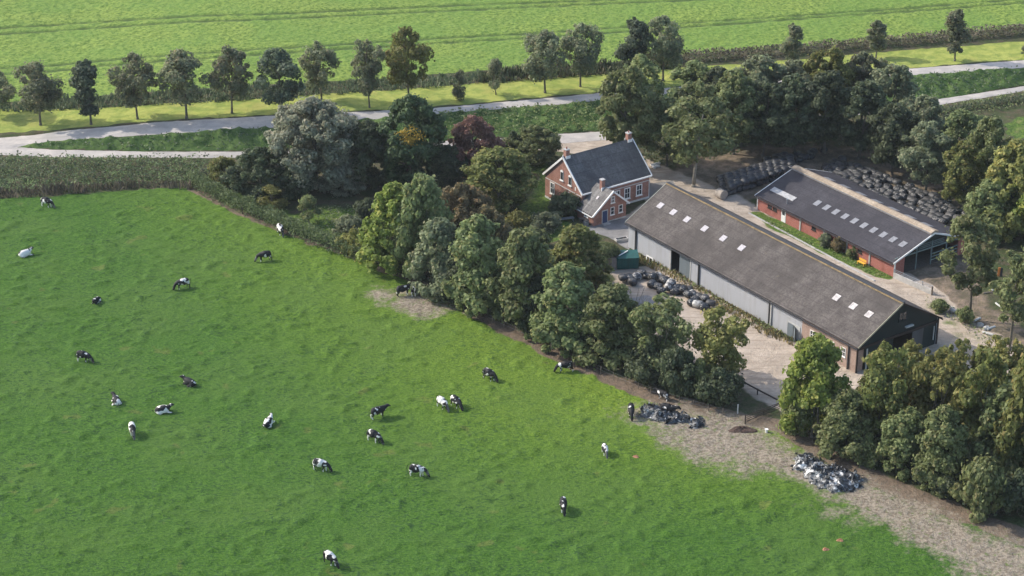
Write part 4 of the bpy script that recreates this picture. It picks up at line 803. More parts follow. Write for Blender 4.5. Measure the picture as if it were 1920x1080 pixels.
# ---------------------------------------------------------------- cows
def skin_mesh(chains, name, sub=1):
    # chains: lists of (x,y,z,rx,ry); a chain may start with an index of an existing vertex to branch from
    vs, rs, es = [], [], []
    for ch in chains:
        prev = None
        for q in ch:
            if isinstance(q, int): prev = q; continue
            vs.append(q[:3]); rs.append(q[3:]); 
            if prev is not None: es.append((prev, len(vs) - 1))
            prev = len(vs) - 1
    me = bpy.data.meshes.new(name); me.from_pydata(vs, es, []); o = bpy.data.objects.new('tmp', me); COL.objects.link(o)
    m = o.modifiers.new('s', 'SKIN'); sm = o.modifiers.new('u', 'SUBSURF'); sm.levels = sub; sm.render_levels = sub
    if not me.skin_vertices: me.attributes
    sv = me.skin_vertices[0].data
    for i, r in enumerate(rs): sv[i].radius = (r[0] * 1.26, r[1] * 1.22); sv[i].use_root = (i == 0)
    m.use_smooth_shade = True
    bpy.context.view_layer.update(); dg = bpy.context.evaluated_depsgraph_get(); out = bpy.data.meshes.new_from_object(o.evaluated_get(dg)); out.name = name
    bpy.data.objects.remove(o); return out
def cow_mesh(pose):
    if pose == 'lie':
        z = .52; ch = [[(-.95, 0, z - .02, .20, .24), (-.6, .02, z, .36, .40), (-.1, .04, z - .02, .40, .44), (.4, 0, z + .03, .34, .38), (.72, 0, z + .15, .24, .26), (.96, .06, z + .36, .16, .17), (1.12, .12, z + .48, .12, .13), (1.34, .2, z + .36, .085, .09), (1.46, .24, z + .29, .075, .08)]]
        ch += [[3, (.55, .28, .22, .11, .11), (.85, .36, .12, .07, .07), (.62, .42, .07, .06, .06)], [3, (.55, -.28, .2, .11, .11), (1.0, -.3, .10, .07, .07), (1.25, -.3, .06, .055, .055)]]
        ch += [[1, (-.45, .38, .25, .17, .17), (-.05, .55, .14, .09, .09), (-.45, .66, .08, .06, .06)], [1, (-.5, -.36, .2, .15, .15), (-.2, -.48, .1, .08, .08)]]
        ch += [[6, (1.12, .30, z + .54, .045, .05)], [6, (1.08, -.08, z + .54, .045, .05)]]
    else:
        if pose == 'graze': nk = [(.98, 0, 1.02, .18, .2), (1.22, .02, .66, .14, .15), (1.34, .03, .42, .12, .13), (1.44, .03, .2, .085, .09), (1.48, .03, .08, .075, .08)]; ear = (1.28, .46)
        else: nk = [(.98, 0, 1.24, .20, .23), (1.2, 0, 1.34, .16, .17), (1.36, 0, 1.38, .13, .13), (1.6, 0, 1.24, .09, .09), (1.72, 0, 1.17, .08, .08)]; ear = (1.34, 1.46)
        ch = [[(-.92, 0, 1.2, .22, .24), (-.7, 0, 1.16, .31, .33), (-.2, 0, 1.04, .37, .41), (.3, 0, 1.06, .34, .38), (.68, 0, 1.14, .27, .3)] + nk]
        sh_ = .1 if pose == 'graze' else 0
        for s_, dx in ((1, sh_), (-1, -sh_)):
            ch.append([4, (.55, .17 * s_, .82, .14, .13), (.55 + dx, .19 * s_, .46, .075, .07), (.53 + dx, .19 * s_, .16, .05, .05), (.57 + dx, .19 * s_, .0, .06, .055)])
            ch.append([1, (-.72, .2 * s_, .86, .19, .16), (-.66 - dx, .22 * s_, .64, .11, .10), (-.86 - dx, .21 * s_, .42, .065, .06), (-.82 - dx, .21 * s_, .14, .05, .05), (-.77 - dx, .21 * s_, .0, .06, .055)])
        ch.append([2, (-.42, 0, .68, .15, .16)]); ch += [[7, (ear[0], .22, ear[1], .045, .05)], [7, (ear[0], -.18, ear[1], .045, .05)]]
    return skin_mesh(ch, 'cow_body')
CM = {p: cow_mesh(p) for p in ('graze', 'stand', 'lie')}
def tail_mesh(pose):
    mb = MB()
    if pose == 'lie': mb.tube([(-1.1, 0, .6), (-1.2, .2, .25), (-1.1, .45, .06)], .035, 5, .03)
    else: mb.tube([(-1.12, 0, 1.3), (-1.2, 0, 1.1), (-1.17, .02, .6)], .035, 5, .025).tube([(-1.17, .02, .62), (-1.17, .02, .38)], .05, 5, .02)
    me = bpy.data.meshes.new('tail'); me.from_pydata(mb.v, [], mb.f); return me
TM = {p: tail_mesh(p) for p in CM}
def coat(name, lo, under):
    k = NT(name, .65, .25); v = k.co(); oi = k.n('ObjectInfo'); sh_ = k.n('VectorMath', operation='ADD'); k.put(sh_.inputs[0], v)
    cb = k.n('CombineXYZ'); k.put(cb.inputs[0], k.math('MULTIPLY', oi.outputs['Random'], 37.0)); k.put(cb.inputs[1], k.math('MULTIPLY', oi.outputs['Random'], 91.0)); k.put(sh_.inputs[1], cb.outputs[0])
    sx = k.n('SeparateXYZ'); k.put(sx.inputs[0], v); n_ = k.noise(sh_.outputs[0], 1.7, 1.0, .4)
    leg = k.ramp(sx.outputs[2], .25, .62, under, 0)
    f = k.math('ADD', n_, leg); m = k.ramp(f, lo - .012, lo + .012)
    head = k.ramp(sx.outputs[0], 1.0, 1.1); m = k.mix(k.math('MULTIPLY', head, .85), m, (0, 0, 0))
    return k.out(k.mix(m, (.014, .014, .016), (.74, .71, .66)))
CO = dict(black=coat('coat_mostly_black', .625, .10), mixed=coat('coat_black_and_white', .535, .10), white=coat('coat_mostly_white', .49, .08)); BLK = simple('black_hair', (.02, .02, .02), .8, .2)
def cow(px, py, pose, head_px, ct, label, sc=1.0, off=0):
    # head_px: direction in the photo (dx, dy in pixels) in which the head points
    p = gp(px, py); q = G(px + head_px[0], py + head_px[1]); rz = math.atan2(q.y - p.y, q.x - p.x)
    o = empty('cow', (p.x, p.y, p.z - .06), rz, sc); tag(o, label, 'cow', 'cows in the pasture')
    b = link('body', CM[pose], o); b.data.materials.clear() if False else None
    if not b.data.materials: b.data.materials.append(CO['black'])
    b.material_slots[0].link = 'OBJECT'; b.material_slots[0].material = CO[ct]
    t = link('tail', TM[pose], o)
    if not t.data.materials: t.data.materials.append(BLK)
for c_ in [
    (88, 388, 'graze', (20, 5), 'mixed', 'black and white cow grazing right under the reeds, top left'),
    (47, 481, 'lie', (20, -5), 'white', 'mostly white cow lying at the left edge of the pasture'),
    (526, 440, 'graze', (8, 12), 'mixed', 'black and white cow beside the hedge at the upper right of the pasture'),
    (497, 490, 'graze', (-20, 3), 'black', 'black cow with grey back standing below the one by the hedge'),
    (343, 542, 'graze', (-16, 4), 'black', 'black cow grazing alone, right of the lying dark one in the upper pasture'),
    (181, 568, 'lie', (-10, 8), 'black', 'small dark cow lying seen from behind in the upper left pasture'),
    (157, 679, 'graze', (24, 5), 'black', 'black cow with white belly grazing towards the right, left side of the pasture'),
    (356, 723, 'lie', (-22, -8), 'black', 'black cow lying with white belly above the group at the left'),
    (219, 757, 'lie', (-8, -12), 'black', 'black cow lying with head raised and white rump, left group'),
    (305, 775, 'lie', (20, -2), 'mixed', 'black cow lying with a white shoulder band, left group'),
    (249, 816, 'graze', (5, 20), 'white', 'cow with white rear and black front grazing towards the viewer, left group'),
    (504, 800, 'lie', (8, -10), 'mixed', 'white and black cow lying curled in the middle of the pasture'),
    (601, 883, 'graze', (24, 5), 'mixed', 'patched cow grazing right, left of the lower pair'),
    (701, 828, 'graze', (22, 9), 'mixed', 'patched cow grazing right below the black one with raised head'),
    (709, 785, 'stand', (22, -6), 'black', 'black cow standing with raised head looking right'),
    (829, 766, 'graze', (16, 12), 'white', 'whiter cow of the two grazing side by side'),
    (855, 764, 'graze', (16, 12), 'black', 'blacker cow of the two grazing side by side, white on the rump'),
    (917, 712, 'graze', (20, 9), 'black', 'dark cow with white legs grazing above right of the side by side pair'),
    (1060, 697, 'graze', (-26, 2), 'black', 'black cow grazing to the left near the hedgerow with long shadow'),
    (782, 893, 'graze', (24, 3), 'mixed', 'patched cow grazing right, right one of the lower pair'),
    (1056, 958, 'graze', (3, 20), 'black', 'black and white cow seen from behind in the lower right pasture'),
    (619, 1060, 'graze', (18, 12), 'mixed', 'cow at the bottom edge of the photo, white along the back'),
    (1134, 853, 'graze', (5, 12), 'mixed', 'small grey and white cow standing below the plastic sheet heap'),
    (1243, 750, 'stand', (-16, -6), 'black', 'small black and white cow between the heap and the hedgerow'),
    (1183, 781, 'graze', (2, 16), 'black', 'black cow at the left end of the long plastic sheet heap'),
    (1252, 779, 'stand', (20, 5), 'black', 'dark cow standing behind the long plastic sheet heap'),
    (756, 556, 'stand', (20, -4), 'black', 'black cow on the brown bare patch facing its neighbour'),
    (775, 553, 'graze', (-2, -14), 'mixed', 'brownish black cow with white side on the brown bare patch'),
]: cow(*c_, sc=1.08 if 'small' not in c_[5] else .9)

# ---------------------------------------------------------------- wrapped bales
k = NT('black_wrap', .22, .8); v = k.co(); k.bump(k.math('ADD', k.noise(k.map(v, (1, 1, 3)), 3.5, 4, .7), k.noise(v, 9, 2)), .9, .10)
WRAP = k.out(k.mix(k.ramp(k.noise(v, 1.6, 4, .6), .40, .66), (.012, .013, .015), (.045, .048, .053)))
k = NT('dusty_wrap', .45, .5); v = k.co(); k.bump(k.noise(v, 4, 4, .7), .9, .10); WRAPD = k.out(k.mix(k.ramp(k.noise(v, 1.4, 4, .6), .35, .65), (.030, .030, .032), (.115, .112, .108)))
k = NT('pale_wrap', .45, .5); v = k.co(); k.bump(k.noise(v, 4, 4, .7), .9, .10); WRAPW = k.out(k.mix(k.ramp(k.noise(v, 1.1, 4, .6), .42, .52), (.05, .05, .055), (.50, .49, .46)))
def bale_mesh(seed, sq=0.0):
    rng = np.random.RandomState(seed); n, m_ = 18, 9; V = []; ph = rng.rand(6) * 6.28
    for i in range(m_):
        t = i / (m_ - 1); ax = (t - .5) * 1.25; r = .64 * (1 - abs(2 * t - 1) ** 5 * .30) * (1 + .03 * math.sin(t * 9 + ph[0]))
        for j in range(n):
            a = 6.283 * j / n; rr = r * (1 + .035 * math.sin(3 * a + ph[1]) + .03 * math.sin(5 * a + ph[2] + t * 6) + rng.normal() * .014); zz = math.sin(a) * rr
            zz = max(zz, -.56) if zz < 0 else zz * (1 - sq); V.append((ax, math.cos(a) * rr * (1 + sq * .5), zz + .56))
    F_ = [(i * n + j, i * n + (j + 1) % n, (i + 1) * n + (j + 1) % n, (i + 1) * n + j) for i in range(m_ - 1) for j in range(n)]
    F_.append(tuple(range(n))[::-1]); F_.append(tuple(range((m_ - 1) * n, m_ * n))); me = bpy.data.meshes.new('bale'); me.from_pydata(V, [], F_); me.materials.append(WRAP)
    me.polygons.foreach_set('use_smooth', [True] * len(F_)); return me
BM = [bale_mesh(i, .05 * i) for i in range(4)]
rb = random.Random(11)
def bale(x_, y_, z_, rz, label, group, m=None, tilt=0.0):
    o = bpy.data.objects.new('wrapped_bale', BM[rb.randrange(4)]); COL.objects.link(o); o.location = (x_, y_, z_); o.rotation_euler = (rb.uniform(-.1, .1) + tilt, rb.uniform(-.08, .08), rz + rb.uniform(-.15, .15))
    s_ = rb.uniform(.93, 1.08); o.scale = (s_ * 1.12, s_, s_ * .88); o.material_slots[0].link = 'OBJECT'; o.material_slots[0].material = m or (WRAPD if rb.random() < (.7 if 'left' in label else .4) else WRAP); tag(o, label, 'bale', group)
# the stack left of the red shed: rows running away to the right, two high at the front
def bale_rows(corner, far, side, nlen, nrow, zfun, label, group, skip=.0, jit=.12):
    A = G(*corner); Bv = (G(*far) - A); Cv = (G(*side) - A); rz = math.atan2(Bv.y, Bv.x)
    for i in range(nlen):
        for j in range(nrow):
            if rb.random() < skip: continue
            p = A + Bv * (i + .5) / nlen + Cv * (j + .5) / nrow
            for lv in range(zfun(i, j)):
                lb = label.replace('ROW', ['first', 'second', 'third', 'fourth', 'fifth', 'sixth', 'seventh'][j]).replace('LAYER', ['bottom', 'top'][lv] + ' layer')
                bale(p.x + rb.uniform(-jit, jit), p.y + rb.uniform(-jit, jit), lv * .96, rz, lb, group)
bale_rows((1352, 373), (1490, 330), (1345, 338), 11, 7, lambda i, j: 2 if 1 <= i and j < 5 else 1, 'black bale left of the red shed, LAYER, ROW row from the front', 'bales stacked left of the red shed')
bale_rows((1440, 318), (1560, 296), (1425, 302), 9, 2, lambda i, j: 1, 'wrapped bale lying loose behind the stacked rows, ROW line from them', 'loose bales behind the stacked rows', .25, .5)
bale_rows((1530, 325), (1795, 435), (1575, 300), 24, 6, lambda i, j: 1, 'black bale behind the red shed, in the ROW row from its roof', 'bales laid out behind the red shed', .14, .34)
# heap in the front yard
for i, (px, py) in enumerate([(1168, 529), (1180, 527), (1192, 524), (1203, 520), (1186, 534), (1213, 522), (1223, 528), (1232, 522), (1242, 528), (1247, 535), (1222, 538), (1234, 541), (1258, 540), (1270, 545), (1266, 552), (1280, 552), (1292, 549), (1300, 556), (1290, 562), (1303, 566), (1312, 562), (1322, 568), (1308, 576), (1320, 580), (1332, 578), (1297, 572), (1240, 550), (1252, 547)]):
    p = gp(px, py); bale(p.x, p.y, .0 if i % 3 else .35, rb.uniform(0, 3.1), ('pale scuffed' if i % 5 == 2 else 'dusty grey' if i % 4 == 0 else 'black') + ' wrapped bale dumped in front of the long barn, ' + ('left end' if px < 1215 else 'middle' if px < 1275 else 'right end') + ' of the heap', 'bales heaped in the front yard', WRAPW if i % 5 == 2 else WRAPD if i % 4 == 0 else WRAP, rb.uniform(-.3, .3))
pale = simple('pale_bale_end', (.36, .31, .26), .8, .25, 3, bump=.6)
p = gp(1352, 372)
mb = MB(); mb.tube([(0, -.7, .8), (0, .7, .8)], .8, 16); o = mb.build('unwrapped_bale', pale); o.location = (p.x, p.y, 0); o.rotation_euler = (0, 0, .6); tag(o, 'pale round bale standing at the front corner of the stacked black rows', 'bale')
# crumpled plastic sheet heaps in the pasture
k = NT('plastic_sheet', .35, .5); v = k.co(); g_ = k.n('NewGeometry'); n_ = k.noise(v, 1.1, 5, .7)
k.bump(k.noise(v, 3, 4, .7), .8, .15); sheetm = k.out(k.mix(k.ramp(k.math('ADD', n_, k.math('MULTIPLY', g_.outputs['Random Per Island'], .25)), .70, .80), k.mix(k.ramp(k.noise(v, 2.3, 3), .4, .65), (.022, .024, .028), (.12, .13, .14)), (.72, .72, .70)))
def sheet_heap(pts, ht, label, seed):
    W = GW(pts); c0 = W.mean(0); rng = np.random.RandomState(seed); st = .22; gx = np.arange(W[:, 0].min() - 1, W[:, 0].max() + 1, st); gy = np.arange(W[:, 1].min() - 1, W[:, 1].max() + 1, st)
    A, B_ = np.meshgrid(gx, gy); q = np.stack([A.ravel(), B_.ravel()], 1); sd = sdist(q, W) + (vn(q[:, 0], q[:, 1], 1.1, seed) - .5) * 1.6
    r1 = 1 - np.abs(2 * vn(q[:, 0], q[:, 1], .8, seed + 1) - 1); r2 = 1 - np.abs(2 * vn(q[:, 0], q[:, 1], .4, seed + 2) - 1)
    z = np.clip(sd, 0, 1) ** .6 * ht * (.25 + .6 * r1 + .35 * r2) + np.array([zat(a, b) for a, b in q]) - .03 + rng.rand(len(q)) * .05
    z0 = np.array([zat(a, b) for a, b in q]); nx = len(gx); idx = (np.arange(nx - 1)[None] + np.arange(len(gy) - 1)[:, None] * nx).ravel(); Fq = np.stack([idx, idx + 1, idx + nx + 1, idx + nx], 1)
    keep = (sd[Fq] > 0).any(1); Fq = Fq[keep]; used, inv = np.unique(Fq, return_inverse=True); zz = np.where(sd[used] > 0, z[used], z0[used] - .1)
    me = bpy.data.meshes.new('plastic_sheet_heap'); V = np.stack([q[used, 0] - c0[0], q[used, 1] - c0[1], zz], 1)
    # loose folded flaps over the heap
    k_ = 260; pi = rng.choice(len(used), k_); Cc = V[pi] + [0, 0, .12]; fl = cards(Cc, rng.normal(size=(k_, 3)) + [0, 0, .4], rng.uniform(.4, 1.1, k_), rng, .4)
    Fa = np.concatenate([inv.reshape(Fq.shape), len(V) + np.arange(k_ * 4).reshape(k_, 4)]); setmesh(me, np.concatenate([V, fl]), Fa); me.materials.append(sheetm)
    o = link('plastic_sheet_heap', me); o.location = (c0[0], c0[1], 0); tag(o, label, 'plastic heap')
sheet_heap([(1192, 765), (1215, 760), (1245, 768), (1290, 785), (1330, 800), (1325, 807), (1280, 797), (1240, 793), (1200, 785)], .8, 'long heap of crumpled black and white plastic sheet beside the dark cows', 41)
sheet_heap([(1490, 862), (1520, 858), (1545, 872), (1575, 885), (1616, 902), (1610, 915), (1570, 928), (1535, 915), (1500, 890)], 1.0, 'larger heap of crumpled black and white plastic sheet at the mud edge', 47)
# dark dung heap at the gateway, manure patches
def mound(name, px, py, rx, ry, h, m, label, cat, seed):
    p = gp(px, py); rng = np.random.RandomState(seed); n = 22; V = [(0, 0, h)]; F_ = []
    for i in range(1, 7):
        for j in range(n): a = 6.283 * j / n; r = i / 6 * (1 + .15 * math.sin(3 * a + seed)); V.append((math.cos(a) * rx * r, math.sin(a) * ry * r, h * (1 - (i / 6) ** 1.6) * (.35 + 1.1 * rng.rand()) - (.12 if i == 6 else 0)))
    for j in range(n): F_.append((0, 1 + j, 1 + (j + 1) % n))
    for i in range(5):
        for j in range(n): a = 1 + i * n; F_.append((a + j, a + n + j, a + n + (j + 1) % n, a + (j + 1) % n))
    me = bpy.data.meshes.new(name); me.from_pydata(V, [], F_); me.materials.append(m); o = link(name, me); o.location = p; tag(o, label, cat)
mound('dung_heap', 1392, 808, 2.0, 1.0, .34, simple('dung', (.075, .050, .040), 1, .5, 3, bump=1), 'low brown dung heap on the mud by the field gateway', 'dung heap', 3)
ms = simple('molehill_soil', (.40, .20, .12), 1, .3)
for px, py, lb in ((1192, 858, 'reddish molehill right of the small grey and white cow'), (1575, 1016, 'right of two reddish molehills in the lower right pasture'), (1548, 1032, 'left of two reddish molehills in the lower right pasture'), (1088, 612, 'molehill in the pasture below the hedgerow middle')):
    mound('molehill', px, py, .45, .4, .18, ms, lb, 'molehill', px)

# ---------------------------------------------------------------- yard furniture and small things
def at_px(px, py): p = G(px, py); return p
# green container with a pale rail, small block outbuilding, ivy mound on it
p = at_px(1175, 500); ct = empty('container', (p.x, p.y, 0), .08); tag(ct, 'dark green steel container between the outbuilding and the long barn', 'container')
mb = MB().box(-1.6, -1.1, .12, 1.6, 1.1, 1.9); part('body', mb, 'cgreen', ct, bevel=.04)
mb = MB(); [mb.box(-1.6 + i * .45, -1.16, .2, -1.52 + i * .45, -1.103, 1.8) for i in range(8)]; part('ribs', mb, 'cgreen', ct); part('lid', MB().slab([(-1.7, -1.2, 1.93), (1.7, -1.2, 1.93), (1.7, 1.2, 2.2), (-1.7, 1.2, 2.2)], .06), 'cgreen', ct)
part('lid_rail', MB().bar((-1.3, -.6, 2.12), (.2, .7, 2.28), .12), 'white', ct)
p = at_px(1130, 500); ob = empty('outbuilding', (p.x, p.y, 0), .1); tag(ob, 'small grey outbuilding overgrown with ivy left of the green container', 'outbuilding')
part('wall', MB().box(-1.9, -1.3, 0, 1.9, 1.3, 2.1), simple('grey_block', (.26, .23, .21), .9, .25), ob); part('roof', MB().box(-2.05, -1.45, 2.1, 2.05, 1.45, 2.24), 'gutter', ob); part('door', MB().box(.2, -1.36, .05, 1.1, -1.303, 1.9), 'wood', ob)
rng = np.random.RandomState(8); n = 5200; d_ = rng.normal(size=(n, 3)); d_[:, 2] = np.abs(d_[:, 2]); d_ /= np.linalg.norm(d_, axis=1, keepdims=True)
o = link('ivy', cardmesh('ivy', cards(d_ * [2.5, 1.9, 1.5] * (.85 + .2 * rng.rand(n, 1)) + [0, .2, 2.2], d_ + rng.normal(size=(n, 3)) * .5, .28, rng), L['green']), ob)
# concrete wall with rails from the shed corner
a, b = G(1675, 521), G(1747, 553); cw = empty('yard_wall', (a.x, a.y, 0)); v_ = Vector((b.x - a.x, b.y - a.y, 0)); tag(cw, 'pale concrete wall with grey rails running from the corner of the red shed', 'wall')
part('wall', MB().bar(Vector((0, 0, .45)), v_ + Vector((0, 0, .45)), .18, .9), 'concrete', cw); mb = MB(); mb.bar(Vector((0, 0, 1.15)), v_ + Vector((0, 0, 1.15)), .06); mb.bar(Vector((0, 0, 1.4)), v_ + Vector((0, 0, 1.4)), .06); part('rail', mb, 'metal', cw)
for i in range(5): q = v_ * (i / 4); part('post', MB().box(q.x - .06, q.y - .06, .9, q.x + .06, q.y + .06, 1.5), 'metal', cw)
part('end_post', MB().box(v_.x - .12, v_.y - .12, 0, v_.x + .12, v_.y + .12, 1.3), 'wood', cw)
# kerb along the grass strip
a, b = G(1404, 400), G(1640, 527); mb = MB().bar((a.x, a.y, .06), (b.x, b.y, .06), .25, .16); tag(mb.build('kerb', M['concrete']), 'low concrete kerb between the lane and the shed grass', kind='structure')
# field gate and rail fence at the gateway
def rails(name, pts, h, n, label, cat, m='wood', r=.05, posts=True, group=None):
    W = [G(*q) for q in pts]; o = empty(name, (W[0].x, W[0].y, zat(W[0].x, W[0].y))); tag(o, label, cat, group); Lc = [q - W[0] for q in W]
    for q in Lc: q.z = 0
    for i in range(n):
        mb = MB(); z = h * (i + 1) / n
        for a_, b_ in zip(Lc[:-1], Lc[1:]): mb.bar(a_ + Vector((0, 0, z)), b_ + Vector((0, 0, z)), r, r * 1.4)
        part('rail', mb, m, o)
    if posts:
        for a_, b_ in zip(Lc[:-1], Lc[1:]):
            k_ = max(1, int((b_ - a_).length / 2.6))
            for i in range(k_ + 1): q = a_.lerp(b_, i / k_); part('post', MB().box(q.x - .07, q.y - .07, -.3, q.x + .07, q.y + .07, h + .12), m, o)
    return o
rails('rail_fence', [(1368, 712), (1420, 740), (1462, 762)], .75, 1, 'dark low rail fence along the lower edge of the sandy yard', 'fence', 'dbrown', .13)
rails('rail_fence', [(1165, 605), (1215, 628), (1225, 633)], .6, 1, 'short dark rail fence behind the leafless saplings', 'fence', 'dbrown', .12)
g_ = rails('field_gate', [(1399, 795), (1463, 770)], 1.1, 4, 'dark metal field gate across the gateway between pasture and yard', 'gate', 'dbrown', .05, False)
v_ = G(1463, 770) - G(1399, 795); v_.z = 0; part('brace', MB().bar((0, 0, .1), v_ + Vector((0, 0, 1.1)), .05).bar(v_ * .5 + Vector((0, 0, .1)), v_ * .5 + Vector((0, 0, 1.1)), .05), 'dbrown', g_)
for px, py, lb in ((1383, 778, 'pale wooden post left of the field gate'), (1397, 797, 'dark gate post at the left end of the field gate'), (1466, 771, 'dark gate post at the right end of the field gate'), (455, 404, 'post in the corner of the pasture below the hedge')):
    p = gp(px, py); o = MB().tube([(0, 0, -.2), (0, 0, 1.3)], .09, 8).tube([(0, 0, 1.3), (0, 0, 1.38)], .09, 8, .03).build('fence_post', M['offwhite' if 'pale' in lb else 'dbrown']); o.location = p; tag(o, lb, 'post')
# wire fence along the hedgerow
FP = [(700, 500), (760, 524), (820, 553), (880, 586), (945, 616), (1010, 645), (1080, 680), (1150, 712), (1220, 741), (1300, 765), (1383, 787)]
fw_ = empty('wire_fence', gp(*FP[0])); tag(fw_, 'thin wire and post fence at the foot of the hedgerow', 'fence'); base = G(*FP[0]); mb = MB()
PT = []
for a_, b_ in zip(FP[:-1], FP[1:]):
    for i in range(3): PT.append(G(a_[0] + (b_[0] - a_[0]) * i / 3, a_[1] + (b_[1] - a_[1]) * i / 3) - base)
for q in PT: part('post', MB().tube([(q.x, q.y, -.3), (q.x, q.y, 1.05)], .05, 6), 'wood', fw_)
for z in (.5, .95):
    for a_, b_ in zip(PT[:-1], PT[1:]): mb.bar((a_.x, a_.y, z), (b_.x, b_.y, z), .012)
part('wire', mb, 'metal', fw_)
# yellow bench by the shed wall
p = at_px(1615, 497); bn = empty('bench', (p.x, p.y, 0), -.962); tag(bn, 'yellow garden bench on the grass against the red brick shed', 'bench')
part('seat', MB().box(-.75, -.25, .42, .75, .25, .48), 'yellow', bn); part('backrest', MB().box(-.75, .22, .6, .75, .27, .95), 'yellow', bn)
for sx_ in (-.65, .65):
    for sy_ in (-.2, .2): part('leg', MB().box(sx_ - .04, sy_ - .04, 0, sx_ + .04, sy_ + .04, .42), 'yellow', bn)
# garden frames, washing line, window frames leaning on the barn, bags
def thingbox(name, px, py, rz, boxes, label, cat, group=None, z=0.0):
    p = G(px, py); t = empty(name, (p.x, p.y, z), rz); tag(t, label, cat, group)
    for nm, mt, bx in boxes: part(nm, MB().box(*bx), mt, t)
    return t
thingbox('window_frame', 1218, 492, -.96, [('frame', 'white', (-.8, -.05, 0, .8, .02, 1.0)), ('pane', 'glass', (-.55, -.08, .15, -.05, -.052, .8)), ('pane', 'glass', (.1, -.08, .15, .6, -.052, .8))], 'white old window frame leaning near the end of the long barn', 'window frame')
thingbox('garden_table', 1062, 417, .3, [('table_top', 'metal', (-1.2, -.4, .7, 1.2, .4, .76)), ('leg', 'metal', (-1.1, -.3, 0, -1.02, -.22, .7)), ('leg', 'metal', (1.02, -.3, 0, 1.1, -.22, .7)), ('leg', 'metal', (1.02, .22, 0, 1.1, .3, .7)), ('leg', 'metal', (-1.1, .22, 0, -1.02, .3, .7))], 'pale green garden table beside the annex corner', 'table')
thingbox('waste_bin', 1092, 421, .61, [('body', 'gutter', (-.3, -.3, .05, .3, .3, .95)), ('lid', 'gutter', (-.34, -.34, .95, .34, .34, 1.05))], 'left dark waste bin beside the annex wall', 'bin', 'waste bins by the annex')
thingbox('waste_bin', 1099, 424, .61, [('body', 'greydoor', (-.3, -.3, .05, .3, .3, .95)), ('lid', 'gutter', (-.34, -.34, .95, .34, .34, 1.05))], 'right bluish waste bin beside the annex wall', 'bin', 'waste bins by the annex')
thingbox('water_trough', 1165, 452, .4, [('basin', 'concrete', (-1.0, -.45, 0, 1.0, .45, .5)), ('water', 'glass', (-.85, -.32, .5, .85, .32, .505))], 'pale trough at the corner of the long barn near the ivy', 'trough')
p = gp(1437, 812); o = MB().tube([(0, 0, 0), (0, 0, .45)], .16, 12, .22).tube([(0, 0, .44), (0, 0, .47)], .25, 12).build('bucket', M['white']); o.location = p; tag(o, 'white bucket on the mud right of the dung heap', 'bucket')
p = at_px(1302, 388); sc_ = empty('implement', (p.x, p.y, 0), .3); tag(sc_, 'dark red farm implement under the bare trunked tree', 'implement')
part('frame', MB().bar((-1.2, 0, .5), (1.2, .1, .6), .12).bar((0, -.6, .5), (0, .8, .5), .1), 'redm', sc_); part('tines', MB().bar((-1, 0, .5), (-1, -.2, .05), .06).bar((-.3, 0, .5), (-.3, -.2, .05), .06).bar((.4, 0, .5), (.4, -.2, .05), .06).bar((1, 0, .5), (1, -.2, .05), .06), 'gutter', sc_)
part('wheel', MB().tube([(-.6, .7, .3), (-.6, .85, .3)], .3, 12), 'gutter', sc_); part('wheel', MB().tube([(.6, .7, .3), (.6, .85, .3)], .3, 12), 'gutter', sc_)
# pale sacks left of the wood
for i, (px, py) in enumerate([(1224, 311), (1230, 309), (1236, 308), (1226, 315), (1233, 313)]):
    p = at_px(px, py); o = MB().box(-.4, -.25, 0, .4, .25, .35).build('sack', M['white'], bevel=.1); o.location = (p.x, p.y, .0); o.rotation_euler = (0, 0, i * .7); tag(o, 'pale sack lying at the foot of the wood behind the farmhouse', 'sack', 'sacks behind the farmhouse')
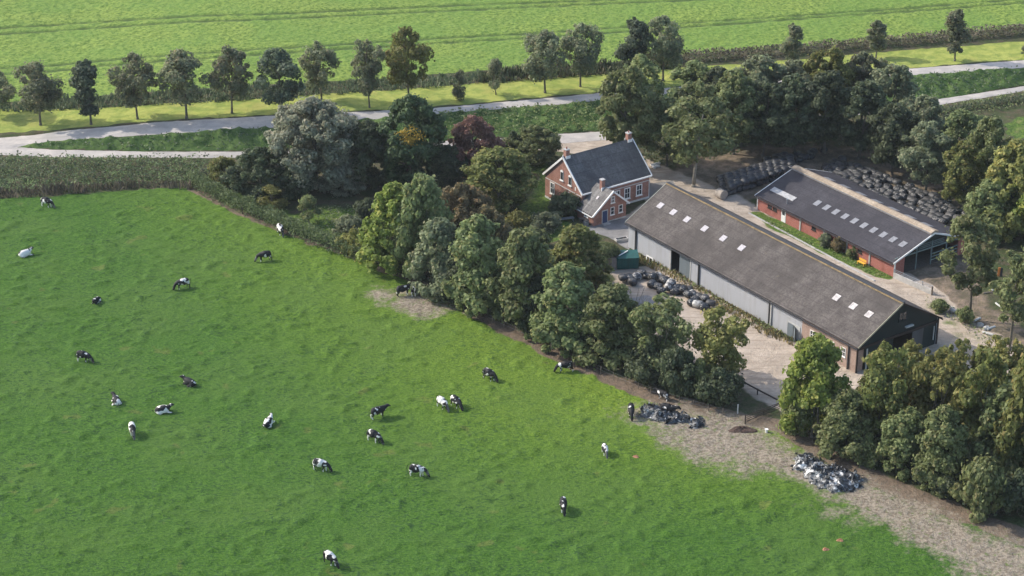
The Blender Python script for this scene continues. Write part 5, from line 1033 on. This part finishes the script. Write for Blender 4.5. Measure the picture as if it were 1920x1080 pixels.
# debris at the right: logs, boards, stones
rd_ = random.Random(4)
for i, (px, py) in enumerate([(1852, 552), (1868, 545), (1880, 556), (1846, 612), (1858, 618), (1832, 602), (1868, 634), (1880, 640), (1852, 628), (1890, 570), (1872, 575), (1780, 578)]):
    p = at_px(px, py); o = MB().tube([(-.8, 0, .15), (0, .06, .17), (.8, 0, .15)], rd_.uniform(.12, .18), 7).build('log', M['offwhite' if i % 3 else 'wood']); o.location = (p.x, p.y, .1); o.rotation_euler = (0, .05, rd_.uniform(0, 3)); tag(o, 'short log or post lying among the debris at the right of the lane', 'log', 'logs in the debris by the lane')
for i, (px, py, lb) in enumerate([(1838, 612, 'left boulder at the foot of the tall bright tree'), (1848, 618, 'right boulder at the foot of the tall bright tree'), (1786, 586, 'grey boulder on the weeds by the lane')]):
    p = at_px(px, py); me = bpy.data.meshes.new('boulder'); import bmesh; bm = bmesh.new(); bmesh.ops.create_icosphere(bm, subdivisions=2, radius=.5)
    for vv in bm.verts: vv.co *= .8 + .4 * rd_.random(); vv.co.z = vv.co.z * .7 + .25
    bm.to_mesh(me); bm.free(); me.materials.append(M['concrete']); o = link('boulder', me); o.location = (p.x, p.y, 0); tag(o, lb, 'boulder')
p = at_px(1873, 520); cn = empty('marker_post', (p.x, p.y, 0)); tag(cn, 'orange and black upright post between the trees at the right', 'post'); part('pole', MB().box(-.22, -.05, 0, .1, .05, 1.6), 'rust', cn); part('back', MB().box(.101, -.08, 0, .45, .08, 1.5), 'gutter', cn)
thingbox('pallet_stack', 1590, 735, .5, [('pallet', 'wood', (-.7, -.6, 0, .7, .6, .14)), ('pallet', 'offwhite', (-.65, -.6, .15, .75, .55, .29)), ('pallet', 'wood', (-.7, -.55, .3, .7, .65, .44))], 'stack of pale pallets in the yard behind the bright dense tree', 'pallets')

for px, py, ty, w_, mt, lb in ((1547, 462, 438, 26, 'grey', 'left shrub against the red brick shed wall'), (1572, 472, 444, 30, 'brown', 'middle shrub against the red brick shed wall, reddish'), (1600, 482, 460, 26, 'green', 'right shrub against the red brick shed wall, left of the bench'),
    (1762, 585, 562, 34, 'green', 'low shrub at the end of the pale concrete wall'), (1808, 606, 574, 30, 'green', 'shrub at the foot of the tall bright tree')):
    tree('bush', px, py, ty, w_, mt, 'shrub', lb, 'shrub', 'shrubs by the shed and lane')
# ---------------------------------------------------------------- air
hz = MB().box(-3200, -700, -3, 3200, 5100, 150); hm = bpy.data.materials.new('haze_air'); hm.use_nodes = True; ht_ = hm.node_tree
ht_.nodes.remove(ht_.nodes['Principled BSDF']); pv = ht_.nodes.new('ShaderNodeVolumePrincipled'); pv.inputs['Color'].default_value = (.86, .93, 1, 1); pv.inputs['Density'].default_value = .00006; pv.inputs['Anisotropy'].default_value = .2
ht_.links.new(pv.outputs[0], ht_.nodes['Material Output'].inputs['Volume']); tag(hz.build('haze', hm), kind='stuff')
